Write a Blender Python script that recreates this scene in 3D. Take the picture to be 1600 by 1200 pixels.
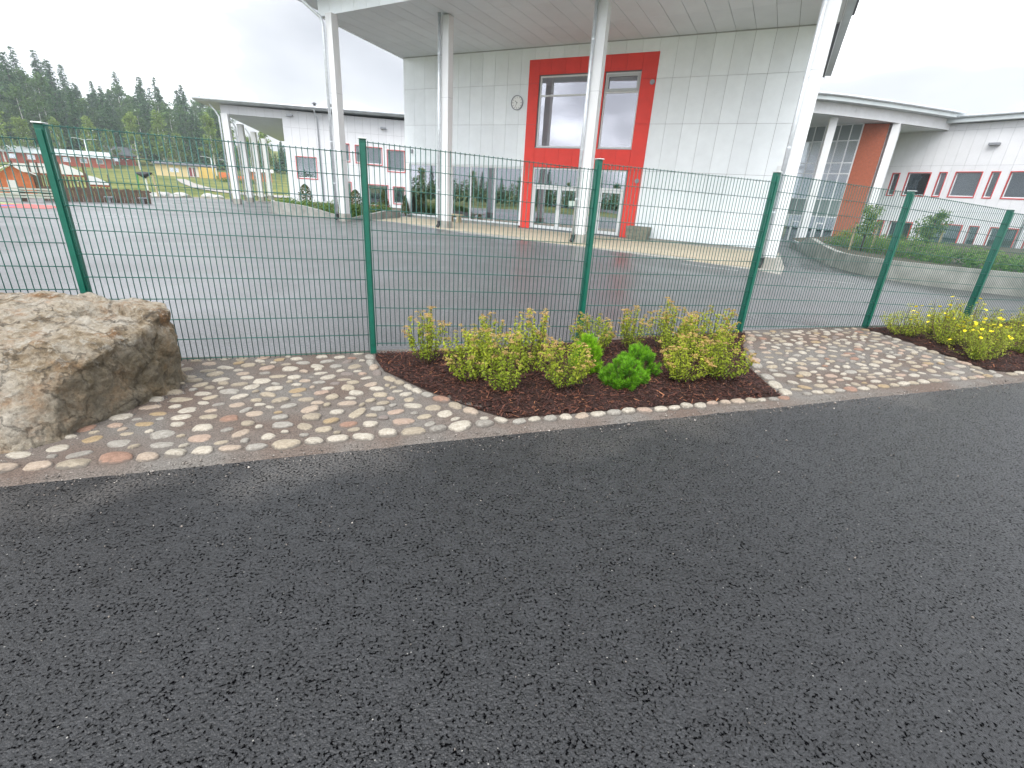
import bpy, math, random
import numpy as np
from mathutils import Vector, Matrix, noise

R = math.radians
rnd = random.Random(7)
np.random.seed(7)
for o in list(bpy.data.objects):
    bpy.data.objects.remove(o)
SC = bpy.context.scene
COL = SC.collection

# ---------------------------------------------------------------- camera
CAMZ, FPX, PITCH, ROLL = 1.70, 742.98, R(21.867), R(3.638)
cam = bpy.data.cameras.new("camera")
cam.sensor_width = 36.0
cam.lens = FPX / 1600 * 36.0
cam.clip_start, cam.clip_end = 0.05, 2500
camo = bpy.data.objects.new("camera", cam)
COL.objects.link(camo)
fw = Vector((0, math.cos(PITCH), -math.sin(PITCH)))
up0 = Vector((0, math.sin(PITCH), math.cos(PITCH)))
rt0 = Vector((1, 0, 0))
rt = math.cos(ROLL) * rt0 + math.sin(ROLL) * up0
up = math.cos(ROLL) * up0 - math.sin(ROLL) * rt0
camo.matrix_world = Matrix(((rt.x, up.x, -fw.x, 0), (rt.y, up.y, -fw.y, 0), (rt.z, up.z, -fw.z, CAMZ), (0, 0, 0, 1)))
SC.camera = camo

# ---------------------------------------------------------------- sky, sun, exposure
SUN_EL, SUN_AZ = R(52), R(205)      # azimuth measured clockwise from +Y (sun behind and left of the viewer)
W = bpy.data.worlds.new("World")
SC.world = W
W.use_nodes = True
nt = W.node_tree
nt.nodes.clear()
def wn(t, **kw):
    n = nt.nodes.new(t)
    for k, v in kw.items():
        setattr(n, k, v)
    return n
wout = wn("ShaderNodeOutputWorld")
bg = wn("ShaderNodeBackground")
sky = wn("ShaderNodeTexSky", sky_type='NISHITA', sun_disc=False)
sky.sun_elevation, sky.sun_rotation = SUN_EL, SUN_AZ
sky.dust_density, sky.air_density = 3.0, 1.0
geo = wn("ShaderNodeTexCoord")
mp = wn("ShaderNodeMapping")
mp.inputs["Scale"].default_value = (1.0, 1.0, 2.2)
mp.inputs["Location"].default_value = (3.1, 2.2, 0.5)
n1 = wn("ShaderNodeTexNoise")
n1.inputs["Scale"].default_value, n1.inputs["Detail"].default_value, n1.inputs["Roughness"].default_value = 1.9, 5.0, 0.48
n1.inputs["Distortion"].default_value = 0.25
cr = wn("ShaderNodeValToRGB")
cr.color_ramp.elements[0].position, cr.color_ramp.elements[0].color = 0.30, (2.7, 2.77, 2.97, 1)
cr.color_ramp.elements[1].position, cr.color_ramp.elements[1].color = 0.66, (15.5, 16.0, 16.8, 1)
for p_, c_ in ((.46, (3.75, 3.82, 3.98, 1)), (.55, (9.5, 9.8, 10.2, 1))):
    e_ = cr.color_ramp.elements.new(p_); e_.color = c_
mix = wn("ShaderNodeMixRGB")
mix.inputs[0].default_value = 0.93      # overcast: cloud covers nearly all of the blue
nt.links.new(geo.outputs["Generated"], mp.inputs[0])
nt.links.new(mp.outputs[0], n1.inputs["Vector"])
nt.links.new(n1.outputs["Fac"], cr.inputs[0])
nt.links.new(sky.outputs[0], mix.inputs[1])
nt.links.new(cr.outputs[0], mix.inputs[2])
nt.links.new(mix.outputs[0], bg.inputs[0])
bg.inputs[1].default_value = 0.10
nt.links.new(bg.outputs[0], wout.inputs[0])

sun = bpy.data.lights.new("sun", 'SUN')
sun.energy, sun.angle, sun.color = 1.4, R(40), (1.0, 0.985, 0.96)
suno = bpy.data.objects.new("sun", sun)
COL.objects.link(suno)
sd = Vector((math.sin(SUN_AZ) * math.cos(SUN_EL), math.cos(SUN_AZ) * math.cos(SUN_EL), math.sin(SUN_EL)))
suno.rotation_euler = sd.to_track_quat('Z', 'Y').to_euler()

SC.view_settings.view_transform = 'Standard'
SC.view_settings.look = 'None'
SC.view_settings.exposure = 1.4
SC.view_settings.gamma = 1.0
SC.render.engine = 'CYCLES'
SC.cycles.max_bounces = 8
SC.cycles.transparent_max_bounces = 12
SC.cycles.use_denoising = True

# ---------------------------------------------------------------- materials
MATS = {}
def srgb(h):
    c = [int(h[i:i + 2], 16) / 255 for i in (0, 2, 4)]
    return tuple((x / 12.92 if x <= .04045 else ((x + .055) / 1.055) ** 2.4) for x in c)
def mat(name, col, rough=.6, spec=.5, metal=0.0, var=0.0, vscale=3.0, bump=0.0, bscale=40.0, col2=None, objrand=0.0, coat=0.0):
    m = bpy.data.materials.new(name)
    m.use_nodes = True
    t = m.node_tree
    b = t.nodes["Principled BSDF"]
    b.inputs["Roughness"].default_value = rough
    b.inputs["Specular IOR Level"].default_value = spec
    b.inputs["Metallic"].default_value = metal
    b.inputs["Coat Weight"].default_value = coat
    b.inputs["Base Color"].default_value = (*col, 1)
    tc = t.nodes.new("ShaderNodeTexCoord")
    if var > 0 or col2:
        n = t.nodes.new("ShaderNodeTexNoise")
        n.inputs["Scale"].default_value = vscale
        n.inputs["Detail"].default_value = 6
        n.inputs["Roughness"].default_value = .62
        r = t.nodes.new("ShaderNodeValToRGB")
        a = tuple(x * (1 - var) for x in col)
        z = col2 if col2 else tuple(min(1, x * (1 + var)) for x in col)
        r.color_ramp.elements[0].position, r.color_ramp.elements[0].color = .34, (*a, 1)
        r.color_ramp.elements[1].position, r.color_ramp.elements[1].color = .66, (*z, 1)
        t.links.new(tc.outputs["Object"], n.inputs["Vector"])
        t.links.new(n.outputs["Fac"], r.inputs[0])
        src = r.outputs[0]
        if objrand > 0:
            oi = t.nodes.new("ShaderNodeObjectInfo")
            mr = t.nodes.new("ShaderNodeMapRange")
            mr.inputs[3].default_value, mr.inputs[4].default_value = 1 - objrand, 1 + objrand
            t.links.new(oi.outputs["Random"], mr.inputs[0])
            mm = t.nodes.new("ShaderNodeVectorMath"); mm.operation = 'SCALE'
            t.links.new(src, mm.inputs[0]); t.links.new(mr.outputs[0], mm.inputs["Scale"])
            src = mm.outputs[0]
        t.links.new(src, b.inputs["Base Color"])
    if bump > 0:
        n2 = t.nodes.new("ShaderNodeTexNoise")
        n2.inputs["Scale"].default_value = bscale
        n2.inputs["Detail"].default_value = 4
        bp = t.nodes.new("ShaderNodeBump")
        bp.inputs["Strength"].default_value = bump
        bp.inputs["Distance"].default_value = .01
        t.links.new(tc.outputs["Object"], n2.inputs["Vector"])
        t.links.new(n2.outputs["Fac"], bp.inputs["Height"])
        t.links.new(bp.outputs[0], b.inputs["Normal"])
    MATS[name] = m
    return m

def nodes_of(m):
    t = m.node_tree
    return t, t.nodes["Principled BSDF"]
def ramp(t, src, stops):
    r = t.nodes.new("ShaderNodeValToRGB")
    e = r.color_ramp.elements
    while len(e) < len(stops):
        e.new(.5)
    for i, (p, c) in enumerate(stops):
        e[i].position = p
        e[i].color = (*c, 1) if len(c) == 3 else c
    t.links.new(src, r.inputs[0])
    return r.outputs[0]
def tex(t, kind, scale, vec, **kw):
    n = t.nodes.new(kind)
    n.inputs["Scale"].default_value = scale
    for k, v in kw.items():
        if k in n.inputs:
            n.inputs[k].default_value = v
        else:
            setattr(n, k, v)
    if vec is not None:
        t.links.new(vec, n.inputs["Vector"])
    return n
def mixc(t, fac, a, b, mode='MIX'):
    n = t.nodes.new("ShaderNodeMixRGB")
    n.blend_type = mode
    for i, s in enumerate((fac, a, b)):
        if isinstance(s, (int, float)):
            n.inputs[i].default_value = s
        elif isinstance(s, tuple):
            n.inputs[i].default_value = (*s, 1)
        else:
            t.links.new(s, n.inputs[i])
    return n.outputs[0]
def math_(t, op, a, b=None):
    n = t.nodes.new("ShaderNodeMath"); n.operation = op
    for i, s in enumerate((a, b)):
        if s is None: continue
        if isinstance(s, (int, float)): n.inputs[i].default_value = s
        else: t.links.new(s, n.inputs[i])
    return n.outputs[0]
def bumpn(t, b, h, strength, dist):
    n = t.nodes.new("ShaderNodeBump")
    n.inputs["Strength"].default_value, n.inputs["Distance"].default_value = strength, dist
    t.links.new(h, n.inputs["Height"])
    t.links.new(n.outputs[0], b.inputs["Normal"])

# fresh dark road asphalt: aggregate cells, black pits, pale specks, dust by the edge
def road_material():
    m = mat("fresh_asphalt", (.03, .03, .032), rough=.55, spec=.46)
    t, b = nodes_of(m)
    tc = t.nodes.new("ShaderNodeTexCoord").outputs["Object"]
    v1 = tex(t, "ShaderNodeTexVoronoi", 85, tc)
    v2 = tex(t, "ShaderNodeTexVoronoi", 170, tc)
    nz = tex(t, "ShaderNodeTexNoise", 74, tc, Detail=4.0, Roughness=.62)
    big = tex(t, "ShaderNodeTexNoise", .8, tc, Detail=4.0)
    mid = tex(t, "ShaderNodeTexNoise", 6.0, tc, Detail=4.0)
    grp = tex(t, "ShaderNodeTexNoise", 11.0, tc, Detail=3.0)
    pit = ramp(t, math_(t, 'ADD', nz.outputs["Fac"], math_(t, 'MULTIPLY', math_(t, 'SUBTRACT', grp.outputs["Fac"], .47), .22)), [(.385, (0, 0, 0)), (.445, (1, 1, 1))])
    cell = ramp(t, v1.outputs["Color"], [(.0, (.0065, .0068, .0076)), (1, (.023, .0237, .0257))])
    c = mixc(t, pit, (.0015, .0015, .002), cell)
    bigc = ramp(t, big.outputs["Fac"], [(.32, (.86, .86, .87)), (.68, (1.15, 1.15, 1.15))])
    c = mixc(t, 1.0, c, bigc, 'MULTIPLY')
    midc = ramp(t, mid.outputs["Fac"], [(.3, (.86, .86, .86)), (.7, (1.12, 1.12, 1.12))])
    c = mixc(t, 1.0, c, midc, 'MULTIPLY')
    spk = tex(t, "ShaderNodeTexVoronoi", 70, tc)
    sc1 = t.nodes.new("ShaderNodeSeparateColor")
    t.links.new(spk.outputs["Color"], sc1.inputs[0])
    near = math_(t, 'LESS_THAN', spk.outputs["Distance"], .20)
    few = math_(t, 'GREATER_THAN', sc1.outputs[0], .985)
    c = mixc(t, math_(t, 'MULTIPLY', near, few), c, (.26, .25, .23))
    # dust of the paving swept onto the first decimetres of the road (object y runs across the road)
    sx = t.nodes.new("ShaderNodeSeparateXYZ"); t.links.new(tc, sx.inputs[0])
    dn = tex(t, "ShaderNodeTexNoise", 1.7, tc, Detail=3.0)
    dd = math_(t, 'ADD', sx.outputs["Y"], math_(t, 'MULTIPLY', math_(t, 'SUBTRACT', dn.outputs["Fac"], .5), 1.0))
    mr = t.nodes.new("ShaderNodeMapRange")
    mr.inputs[1].default_value, mr.inputs[2].default_value = -.42, .06
    mr.clamp = True
    t.links.new(dd, mr.inputs[0])
    fine = ramp(t, nz.outputs["Fac"], [(.42, (0, 0, 0)), (.60, (1, 1, 1))])
    pn = tex(t, "ShaderNodeTexNoise", .75, tc, Detail=3.0)
    patch = ramp(t, pn.outputs["Fac"], [(.46, (.15, .15, .15)), (.60, (1, 1, 1))])
    df = math_(t, 'MULTIPLY', math_(t, 'MULTIPLY', math_(t, 'MULTIPLY', mr.outputs[0], fine), patch), .6)
    c = mixc(t, df, c, (.15, .135, .12))
    t.links.new(c, b.inputs["Base Color"])
    ro = ramp(t, nz.outputs["Fac"], [(.34, (.85, .85, .85)), (.45, (.35, .35, .35))])
    t.links.new(ro, b.inputs["Roughness"])
    h = math_(t, 'ADD', math_(t, 'MULTIPLY', pit, .9), math_(t, 'ADD', math_(t, 'MULTIPLY', v1.outputs["Distance"], -.5), math_(t, 'MULTIPLY', v2.outputs["Distance"], -.4)))
    bumpn(t, b, h, .9, .008)
    t.links.new(math_(t, 'MULTIPLY', pit, .45), b.inputs["Specular IOR Level"])
    return m
road_material()

def yard_material():
    m = mat("worn_yard_asphalt", (.1, .1, .1), rough=.42, spec=.5)
    t, b = nodes_of(m)
    tc = t.nodes.new("ShaderNodeTexCoord").outputs["Object"]
    nz = tex(t, "ShaderNodeTexNoise", 45, tc, Detail=6.0, Roughness=.7)
    big = tex(t, "ShaderNodeTexNoise", .22, tc, Detail=5.0, Distortion=.6)
    mid = tex(t, "ShaderNodeTexNoise", 1.4, tc, Detail=6.0, Roughness=.65)
    c = ramp(t, nz.outputs["Fac"], [(.34, (.022, .022, .024)), (.66, (.130, .130, .134))])
    c = mixc(t, 1.0, c, ramp(t, big.outputs["Fac"], [(.32, (.82, .82, .84)), (.66, (1.35, 1.33, 1.30))]), 'MULTIPLY')
    c = mixc(t, 1.0, c, ramp(t, mid.outputs["Fac"], [(.3, (.85, .85, .85)), (.7, (1.15, 1.15, 1.15))]), 'MULTIPLY')
    t.links.new(c, b.inputs["Base Color"])
    t.links.new(ramp(t, big.outputs["Fac"], [(.35, (.27, .27, .27)), (.7, (.55, .55, .55))]), b.inputs["Roughness"])
    bumpn(t, b, nz.outputs["Fac"], .35, .004)
    return m
yard_material()

def mortar_material():
    m = mat("sandy_mortar", (.2, .17, .15), rough=.9, spec=.25)
    t, b = nodes_of(m)
    tc = t.nodes.new("ShaderNodeTexCoord").outputs["Object"]
    nz = tex(t, "ShaderNodeTexNoise", 95, tc, Detail=5.0, Roughness=.8)
    big = tex(t, "ShaderNodeTexNoise", 1.3, tc, Detail=4.0)
    g = ramp(t, big.outputs["Fac"], [(.38, (.110, .084, .070)), (.60, (.135, .126, .116))])
    c = mixc(t, 1.0, g, ramp(t, nz.outputs["Fac"], [(.32, (.30, .29, .28)), (.68, (1.85, 1.82, 1.78))]), 'MULTIPLY')
    t.links.new(c, b.inputs["Base Color"])
    bumpn(t, b, nz.outputs["Fac"], .9, .007)
    return m
mortar_material()

def cobble_material():
    m = mat("round_field_stone", (.5, .45, .38), rough=.62, spec=.35)
    t, b = nodes_of(m)
    tc = t.nodes.new("ShaderNodeTexCoord").outputs["Object"]
    oi = t.nodes.new("ShaderNodeObjectInfo")
    stops = [(.0, (.34, .295, .225)), (.13, (.40, .37, .315)), (.26, (.30, .26, .20)), (.40, (.42, .385, .325)), (.52, (.30, .285, .255)), (.62, (.36, .295, .235)),
             (.70, (.25, .235, .21)), (.76, (.35, .265, .21)), (.83, (.38, .35, .295)), (.90, (.31, .235, .14)), (.945, (.27, .165, .12)), (.97, (.20, .17, .155))]
    base = ramp(t, oi.outputs["Random"], stops)
    for n in t.nodes:
        if n.bl_idname == "ShaderNodeValToRGB" and len(n.color_ramp.elements) == len(stops):
            n.color_ramp.interpolation = 'CONSTANT'
    add = t.nodes.new("ShaderNodeVectorMath"); add.operation = 'ADD'
    sc = t.nodes.new("ShaderNodeVectorMath"); sc.operation = 'SCALE'
    t.links.new(oi.outputs["Location"], sc.inputs[0]); sc.inputs["Scale"].default_value = 13.0
    t.links.new(tc, add.inputs[0]); t.links.new(sc.outputs[0], add.inputs[1])
    n1_ = tex(t, "ShaderNodeTexNoise", 3.0, add.outputs[0], Detail=7.0, Roughness=.7)
    n2_ = tex(t, "ShaderNodeTexNoise", 22.0, add.outputs[0], Detail=2.0)
    c = mixc(t, 1.0, base, ramp(t, n1_.outputs["Fac"], [(.3, (.62, .58, .53)), (.7, (1.18, 1.18, 1.18))]), 'MULTIPLY')
    c = mixc(t, 1.0, c, ramp(t, n2_.outputs["Fac"], [(.32, (.66, .64, .62)), (.55, (1.06, 1.06, 1.06))]), 'MULTIPLY')
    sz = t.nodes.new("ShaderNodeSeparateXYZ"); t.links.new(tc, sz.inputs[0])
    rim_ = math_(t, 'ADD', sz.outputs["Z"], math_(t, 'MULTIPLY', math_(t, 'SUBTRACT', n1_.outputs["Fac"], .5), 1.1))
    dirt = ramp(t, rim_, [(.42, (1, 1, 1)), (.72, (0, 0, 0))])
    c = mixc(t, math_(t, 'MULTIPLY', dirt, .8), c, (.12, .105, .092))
    t.links.new(c, b.inputs["Base Color"])
    bumpn(t, b, n1_.outputs["Fac"], .4, .05)
    return m
cobble_material()

def boulder_material():
    m = mat("weathered_boulder", (.35, .28, .2), rough=.72, spec=.35)
    t, b = nodes_of(m)
    tc = t.nodes.new("ShaderNodeTexCoord").outputs["Object"]
    a_ = tex(t, "ShaderNodeTexNoise", 2.6, tc, Detail=10.0, Roughness=.68)
    c_ = tex(t, "ShaderNodeTexNoise", 3.4, tc, Detail=10.0, Roughness=.7)
    f_ = tex(t, "ShaderNodeTexNoise", 38, tc, Detail=6.0, Roughness=.75)
    w_ = tex(t, "ShaderNodeTexNoise", 13.0, tc, Detail=12.0, Roughness=.72, Distortion=.1)
    base = ramp(t, a_.outputs["Fac"], [(.34, (.13, .10, .065)), (.41, (.32, .245, .155)), (.46, (.46, .39, .295)), (.60, (.56, .505, .42))])
    rust = ramp(t, c_.outputs["Fac"], [(.51, (0, 0, 0)), (.68, (1, 1, 1))])
    c = mixc(t, math_(t, 'MULTIPLY', rust, .8), base, (.36, .165, .05))
    lich = ramp(t, w_.outputs["Fac"], [(.53, (0, 0, 0)), (.60, (1, 1, 1))])
    c = mixc(t, math_(t, 'MULTIPLY', lich, .75), c, (.60, .555, .475))
    crv = ramp(t, w_.outputs["Fac"], [(.37, (1, 1, 1)), (.43, (0, 0, 0))])
    c = mixc(t, math_(t, 'MULTIPLY', crv, .6), c, (.10, .078, .05))
    wv = t.nodes.new("ShaderNodeVectorMath"); wv.operation = 'MULTIPLY_ADD'
    t.links.new(c_.outputs["Color"], wv.inputs[0]); wv.inputs[1].default_value = (.35, .35, .35); t.links.new(tc, wv.inputs[2])
    ck_ = tex(t, "ShaderNodeTexVoronoi", 3.3, wv.outputs[0], feature='DISTANCE_TO_EDGE')
    crack = ramp(t, ck_.outputs["Distance"], [(.0, (1, 1, 1)), (.022, (0, 0, 0))])
    c = mixc(t, math_(t, 'MULTIPLY', crack, .4), c, (.06, .048, .034))
    # olive-brown algae film plus painted-in shade, darkening one broken face of the block (object x grows towards it)
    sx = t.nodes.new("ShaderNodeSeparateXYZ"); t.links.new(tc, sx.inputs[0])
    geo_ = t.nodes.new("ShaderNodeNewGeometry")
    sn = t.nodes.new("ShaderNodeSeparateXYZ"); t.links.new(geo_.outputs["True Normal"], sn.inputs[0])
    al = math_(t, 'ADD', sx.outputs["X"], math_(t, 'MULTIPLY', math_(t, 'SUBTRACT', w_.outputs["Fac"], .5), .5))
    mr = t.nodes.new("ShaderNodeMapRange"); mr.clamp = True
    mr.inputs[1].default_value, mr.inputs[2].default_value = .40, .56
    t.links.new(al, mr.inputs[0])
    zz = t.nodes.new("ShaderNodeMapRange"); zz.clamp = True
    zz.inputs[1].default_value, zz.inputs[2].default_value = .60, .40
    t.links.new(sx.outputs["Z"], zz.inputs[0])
    alg_shade = ramp(t, c_.outputs["Fac"], [(.36, (.055, .045, .025)), (.48, (.12, .095, .05)), (.62, (.27, .21, .13))])
    c = mixc(t, math_(t, 'MULTIPLY', math_(t, 'MULTIPLY', mr.outputs[0], zz.outputs[0]), .72), c, alg_shade)
    c = mixc(t, 1.0, c, ramp(t, f_.outputs["Fac"], [(.3, (.62, .60, .58)), (.7, (1.25, 1.25, 1.25))]), 'MULTIPLY')
    t.links.new(c, b.inputs["Base Color"])
    h = math_(t, 'ADD', math_(t, 'SUBTRACT', math_(t, 'MULTIPLY', f_.outputs["Fac"], .6), math_(t, 'MULTIPLY', crack, .5)), w_.outputs["Fac"])
    bumpn(t, b, h, 1.0, .075)
    return m
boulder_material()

def leaf_material(name, c0, c1, trans=.35, rough=.5):
    m = bpy.data.materials.new(name); m.use_nodes = True
    t = m.node_tree
    b = t.nodes["Principled BSDF"]
    b.inputs["Roughness"].default_value = rough
    b.inputs["Specular IOR Level"].default_value = .15
    at = t.nodes.new("ShaderNodeAttribute"); at.attribute_name = "tone"
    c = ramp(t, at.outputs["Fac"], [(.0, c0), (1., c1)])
    oi = t.nodes.new("ShaderNodeObjectInfo")
    c = mixc(t, 1.0, c, ramp(t, oi.outputs["Random"], [(0, (.85, .88, .85)), (1, (1.15, 1.1, 1.1))]), 'MULTIPLY')
    t.links.new(c, b.inputs["Base Color"])
    tr = t.nodes.new("ShaderNodeBsdfTranslucent"); t.links.new(c, tr.inputs[0])
    mx = t.nodes.new("ShaderNodeMixShader"); mx.inputs[0].default_value = trans
    t.links.new(b.outputs[0], mx.inputs[1]); t.links.new(tr.outputs[0], mx.inputs[2])
    t.links.new(mx.outputs[0], t.nodes["Material Output"].inputs[0])
    MATS[name] = m
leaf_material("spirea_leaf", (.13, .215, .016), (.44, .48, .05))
leaf_material("spirea_flower", (.34, .20, .07), (.58, .44, .17), .2, .8)
leaf_material("mugo_needle", (.05, .18, .018), (.20, .45, .022), .25)
leaf_material("mugo_needle_bright", (.12, .32, .014), (.32, .58, .025), .3)
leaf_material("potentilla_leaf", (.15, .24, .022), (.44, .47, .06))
leaf_material("potentilla_flower", (.80, .60, .01), (.95, .80, .03), .25)
leaf_material("hedge_leaf", (.05, .12, .025), (.17, .27, .05))
leaf_material("dark_shrub_leaf", (.04, .07, .02), (.14, .15, .045))
leaf_material("spruce_needle", (.022, .064, .022), (.072, .150, .048), .2)
leaf_material("birch_leaf", (.09, .16, .035), (.24, .33, .075), .3)
leaf_material("forest_leaf", (.038, .095, .024), (.115, .20, .055), .25)
leaf_material("young_tree_leaf", (.07, .14, .04), (.24, .30, .10), .3)

def chip_material():
    m = mat("bark_chip", (.05, .025, .02), rough=.75, spec=.3)
    t, b = nodes_of(m)
    at = t.nodes.new("ShaderNodeAttribute"); at.attribute_name = "tone"
    c = ramp(t, at.outputs["Fac"], [(.0, (.018, .008, .007)), (.50, (.062, .022, .016)), (.80, (.135, .048, .027)), (.95, (.27, .115, .055)), (1., (.40, .20, .10))])
    t.links.new(c, b.inputs["Base Color"])
chip_material()
mat("mulch_soil", (.028, .014, .011), rough=.95, spec=.2, var=.5, vscale=25, bump=1.0, bscale=60)
mat("garden_soil", (.06, .045, .03), rough=.95, var=.4, vscale=6)

mat("white_panel", (.86, .90, .93), rough=.55, spec=.4, var=.03, vscale=2.0, bump=.08, bscale=90, objrand=.045)
mat("wall_backing", (.14, .14, .15), rough=.8)
mat("wing_panel", (.66, .665, .685), rough=.6, spec=.35, var=.03, vscale=1.5, objrand=.02)
mat("red_panel", (.80, .055, .040), rough=.5, spec=.4, var=.05, vscale=2.0, objrand=.02)
mat("red_trim", (.50, .05, .05), rough=.5)
mat("dark_red_trim", (.22, .03, .03), rough=.5)
mat("soffit_grey", (.63, .675, .70), rough=.6, spec=.3, var=.03, vscale=1.2, objrand=.03)
mat("roof_metal", (.52, .56, .57), rough=.45, metal=.1, var=.08, vscale=1.0)
mat("dark_roof", (.07, .075, .085), rough=.6, var=.15)
mat("galvanised", (.62, .65, .68), rough=.40, metal=.5, var=.10, vscale=9.0)
mat("column_white", (.68, .685, .69), rough=.55, var=.03, vscale=1.5)
mat("black_rubber", (.015, .015, .016), rough=.6)
mat("concrete", (.33, .315, .285), rough=.85, spec=.25, var=.16, vscale=2.2, bump=.3, bscale=35)
mat("planter_concrete", (.27, .265, .245), rough=.85, spec=.25, var=.25, vscale=1.8, bump=.3, bscale=30)
mat("apron_paver", (.42, .36, .27), rough=.8, spec=.3, var=.10, vscale=5, bump=.2, bscale=50, objrand=.06)
mat("white_aluminium", (.72, .73, .74), rough=.4, spec=.5)
mat("grey_aluminium", (.45, .46, .47), rough=.4, metal=.3)
mat("green_paint", (.004, .105, .070), rough=.34, spec=.5, var=.12, vscale=14)
mat("green_wire", (.006, .085, .065), rough=.38, spec=.5)
mat("post_cap", (.62, .66, .64), rough=.35, metal=.4)
mat("red_brick", (.30, .082, .040), rough=.8, var=.18, vscale=7, bump=.3, bscale=30, objrand=.18)
mat("brick_joint", (.25, .12, .09), rough=.9)
mat("dark_interior", (.035, .032, .035), rough=.9)
mat("room_wall", (.16, .12, .11), rough=.9)
mat("room_floor", (.14, .11, .10), rough=.5)
mat("room_red", (.40, .05, .06), rough=.5)
mat("room_green", (.03, .16, .13), rough=.6)
mat("blind", (.34, .39, .41), rough=.8, var=.1, vscale=3)
mat("spandrel", (.20, .23, .23), rough=.3, spec=.6)
mat("paper", (.62, .72, .66), rough=.8)
mat("clock_face", (.85, .85, .84), rough=.4)
mat("clock_rim", (.28, .29, .31), rough=.35, metal=.5)
mat("black_paint", (.012, .012, .014), rough=.5)
mat("stem", (.10, .065, .035), rough=.8)
mat("bark", (.085, .068, .055), rough=.9, var=.3, vscale=4)
mat("birch_bark", (.58, .57, .53), rough=.8, var=.35, vscale=6)
mat("grass", (.085, .135, .028), rough=.95, spec=.15, var=.35, vscale=.12, col2=(.20, .20, .055))
mat("path_gravel", (.30, .28, .26), rough=.9, var=.12, vscale=1.5)
mat("play_red", (.42, .11, .10), rough=.85, var=.1)
mat("play_green", (.27, .33, .13), rough=.85, var=.1)
mat("play_blue", (.09, .10, .34), rough=.85, var=.1)
mat("old_wood", (.10, .065, .045), rough=.85, var=.25, vscale=5)
mat("pale_slat", (.46, .48, .40), rough=.7, var=.1)
mat("red_wood", (.34, .075, .04), rough=.75, var=.12)
mat("orange_wood", (.55, .16, .055), rough=.75, var=.12)
mat("white_board", (.70, .70, .68), rough=.6)
mat("yellow_wall", (.62, .43, .12), rough=.75, var=.06)
mat("pale_yellow_wall", (.66, .52, .27), rough=.75, var=.05)
mat("orange_metal", (.62, .17, .04), rough=.5)
mat("lime_paint", (.12, .45, .10), rough=.5)
mat("line_paint", (.40, .40, .39), rough=.7, var=.3, vscale=9)
mat("pale_rock", (.42, .41, .40), rough=.85, var=.2, vscale=3)
mat("pot_wood", (.20, .19, .15), rough=.85, var=.25, vscale=6)
mat("bench_wood", (.42, .34, .22), rough=.75, var=.15, vscale=6)

def glass_material(name, refl, tint):
    m = bpy.data.materials.new(name); m.use_nodes = True
    t = m.node_tree; t.nodes.clear()
    o = t.nodes.new("ShaderNodeOutputMaterial")
    g = t.nodes.new("ShaderNodeBsdfGlossy"); g.inputs["Roughness"].default_value = .01
    g.inputs["Color"].default_value = (.93, .92, 1.0, 1)
    tr = t.nodes.new("ShaderNodeBsdfTransparent"); tr.inputs["Color"].default_value = (*tint, 1)
    lw = t.nodes.new("ShaderNodeFresnel"); lw.inputs["IOR"].default_value = 1.5
    ad = math_(t, 'ADD', lw.outputs[0], refl)
    tcn = t.nodes.new("ShaderNodeTexCoord").outputs["Object"]
    nz = tex(t, "ShaderNodeTexNoise", .9, tcn, Detail=1.0)
    bp = t.nodes.new("ShaderNodeBump"); bp.inputs["Strength"].default_value = .06; bp.inputs["Distance"].default_value = .02
    t.links.new(nz.outputs["Fac"], bp.inputs["Height"]); t.links.new(bp.outputs[0], g.inputs["Normal"])
    mx = t.nodes.new("ShaderNodeMixShader")
    t.links.new(ad, mx.inputs[0]); t.links.new(tr.outputs[0], mx.inputs[1]); t.links.new(g.outputs[0], mx.inputs[2])
    t.links.new(mx.outputs[0], o.inputs[0])
    MATS[name] = m
glass_material("window_glass", .36, (.75, .78, .78))
glass_material("tinted_glass", .14, (.80, .84, .84))

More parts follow.
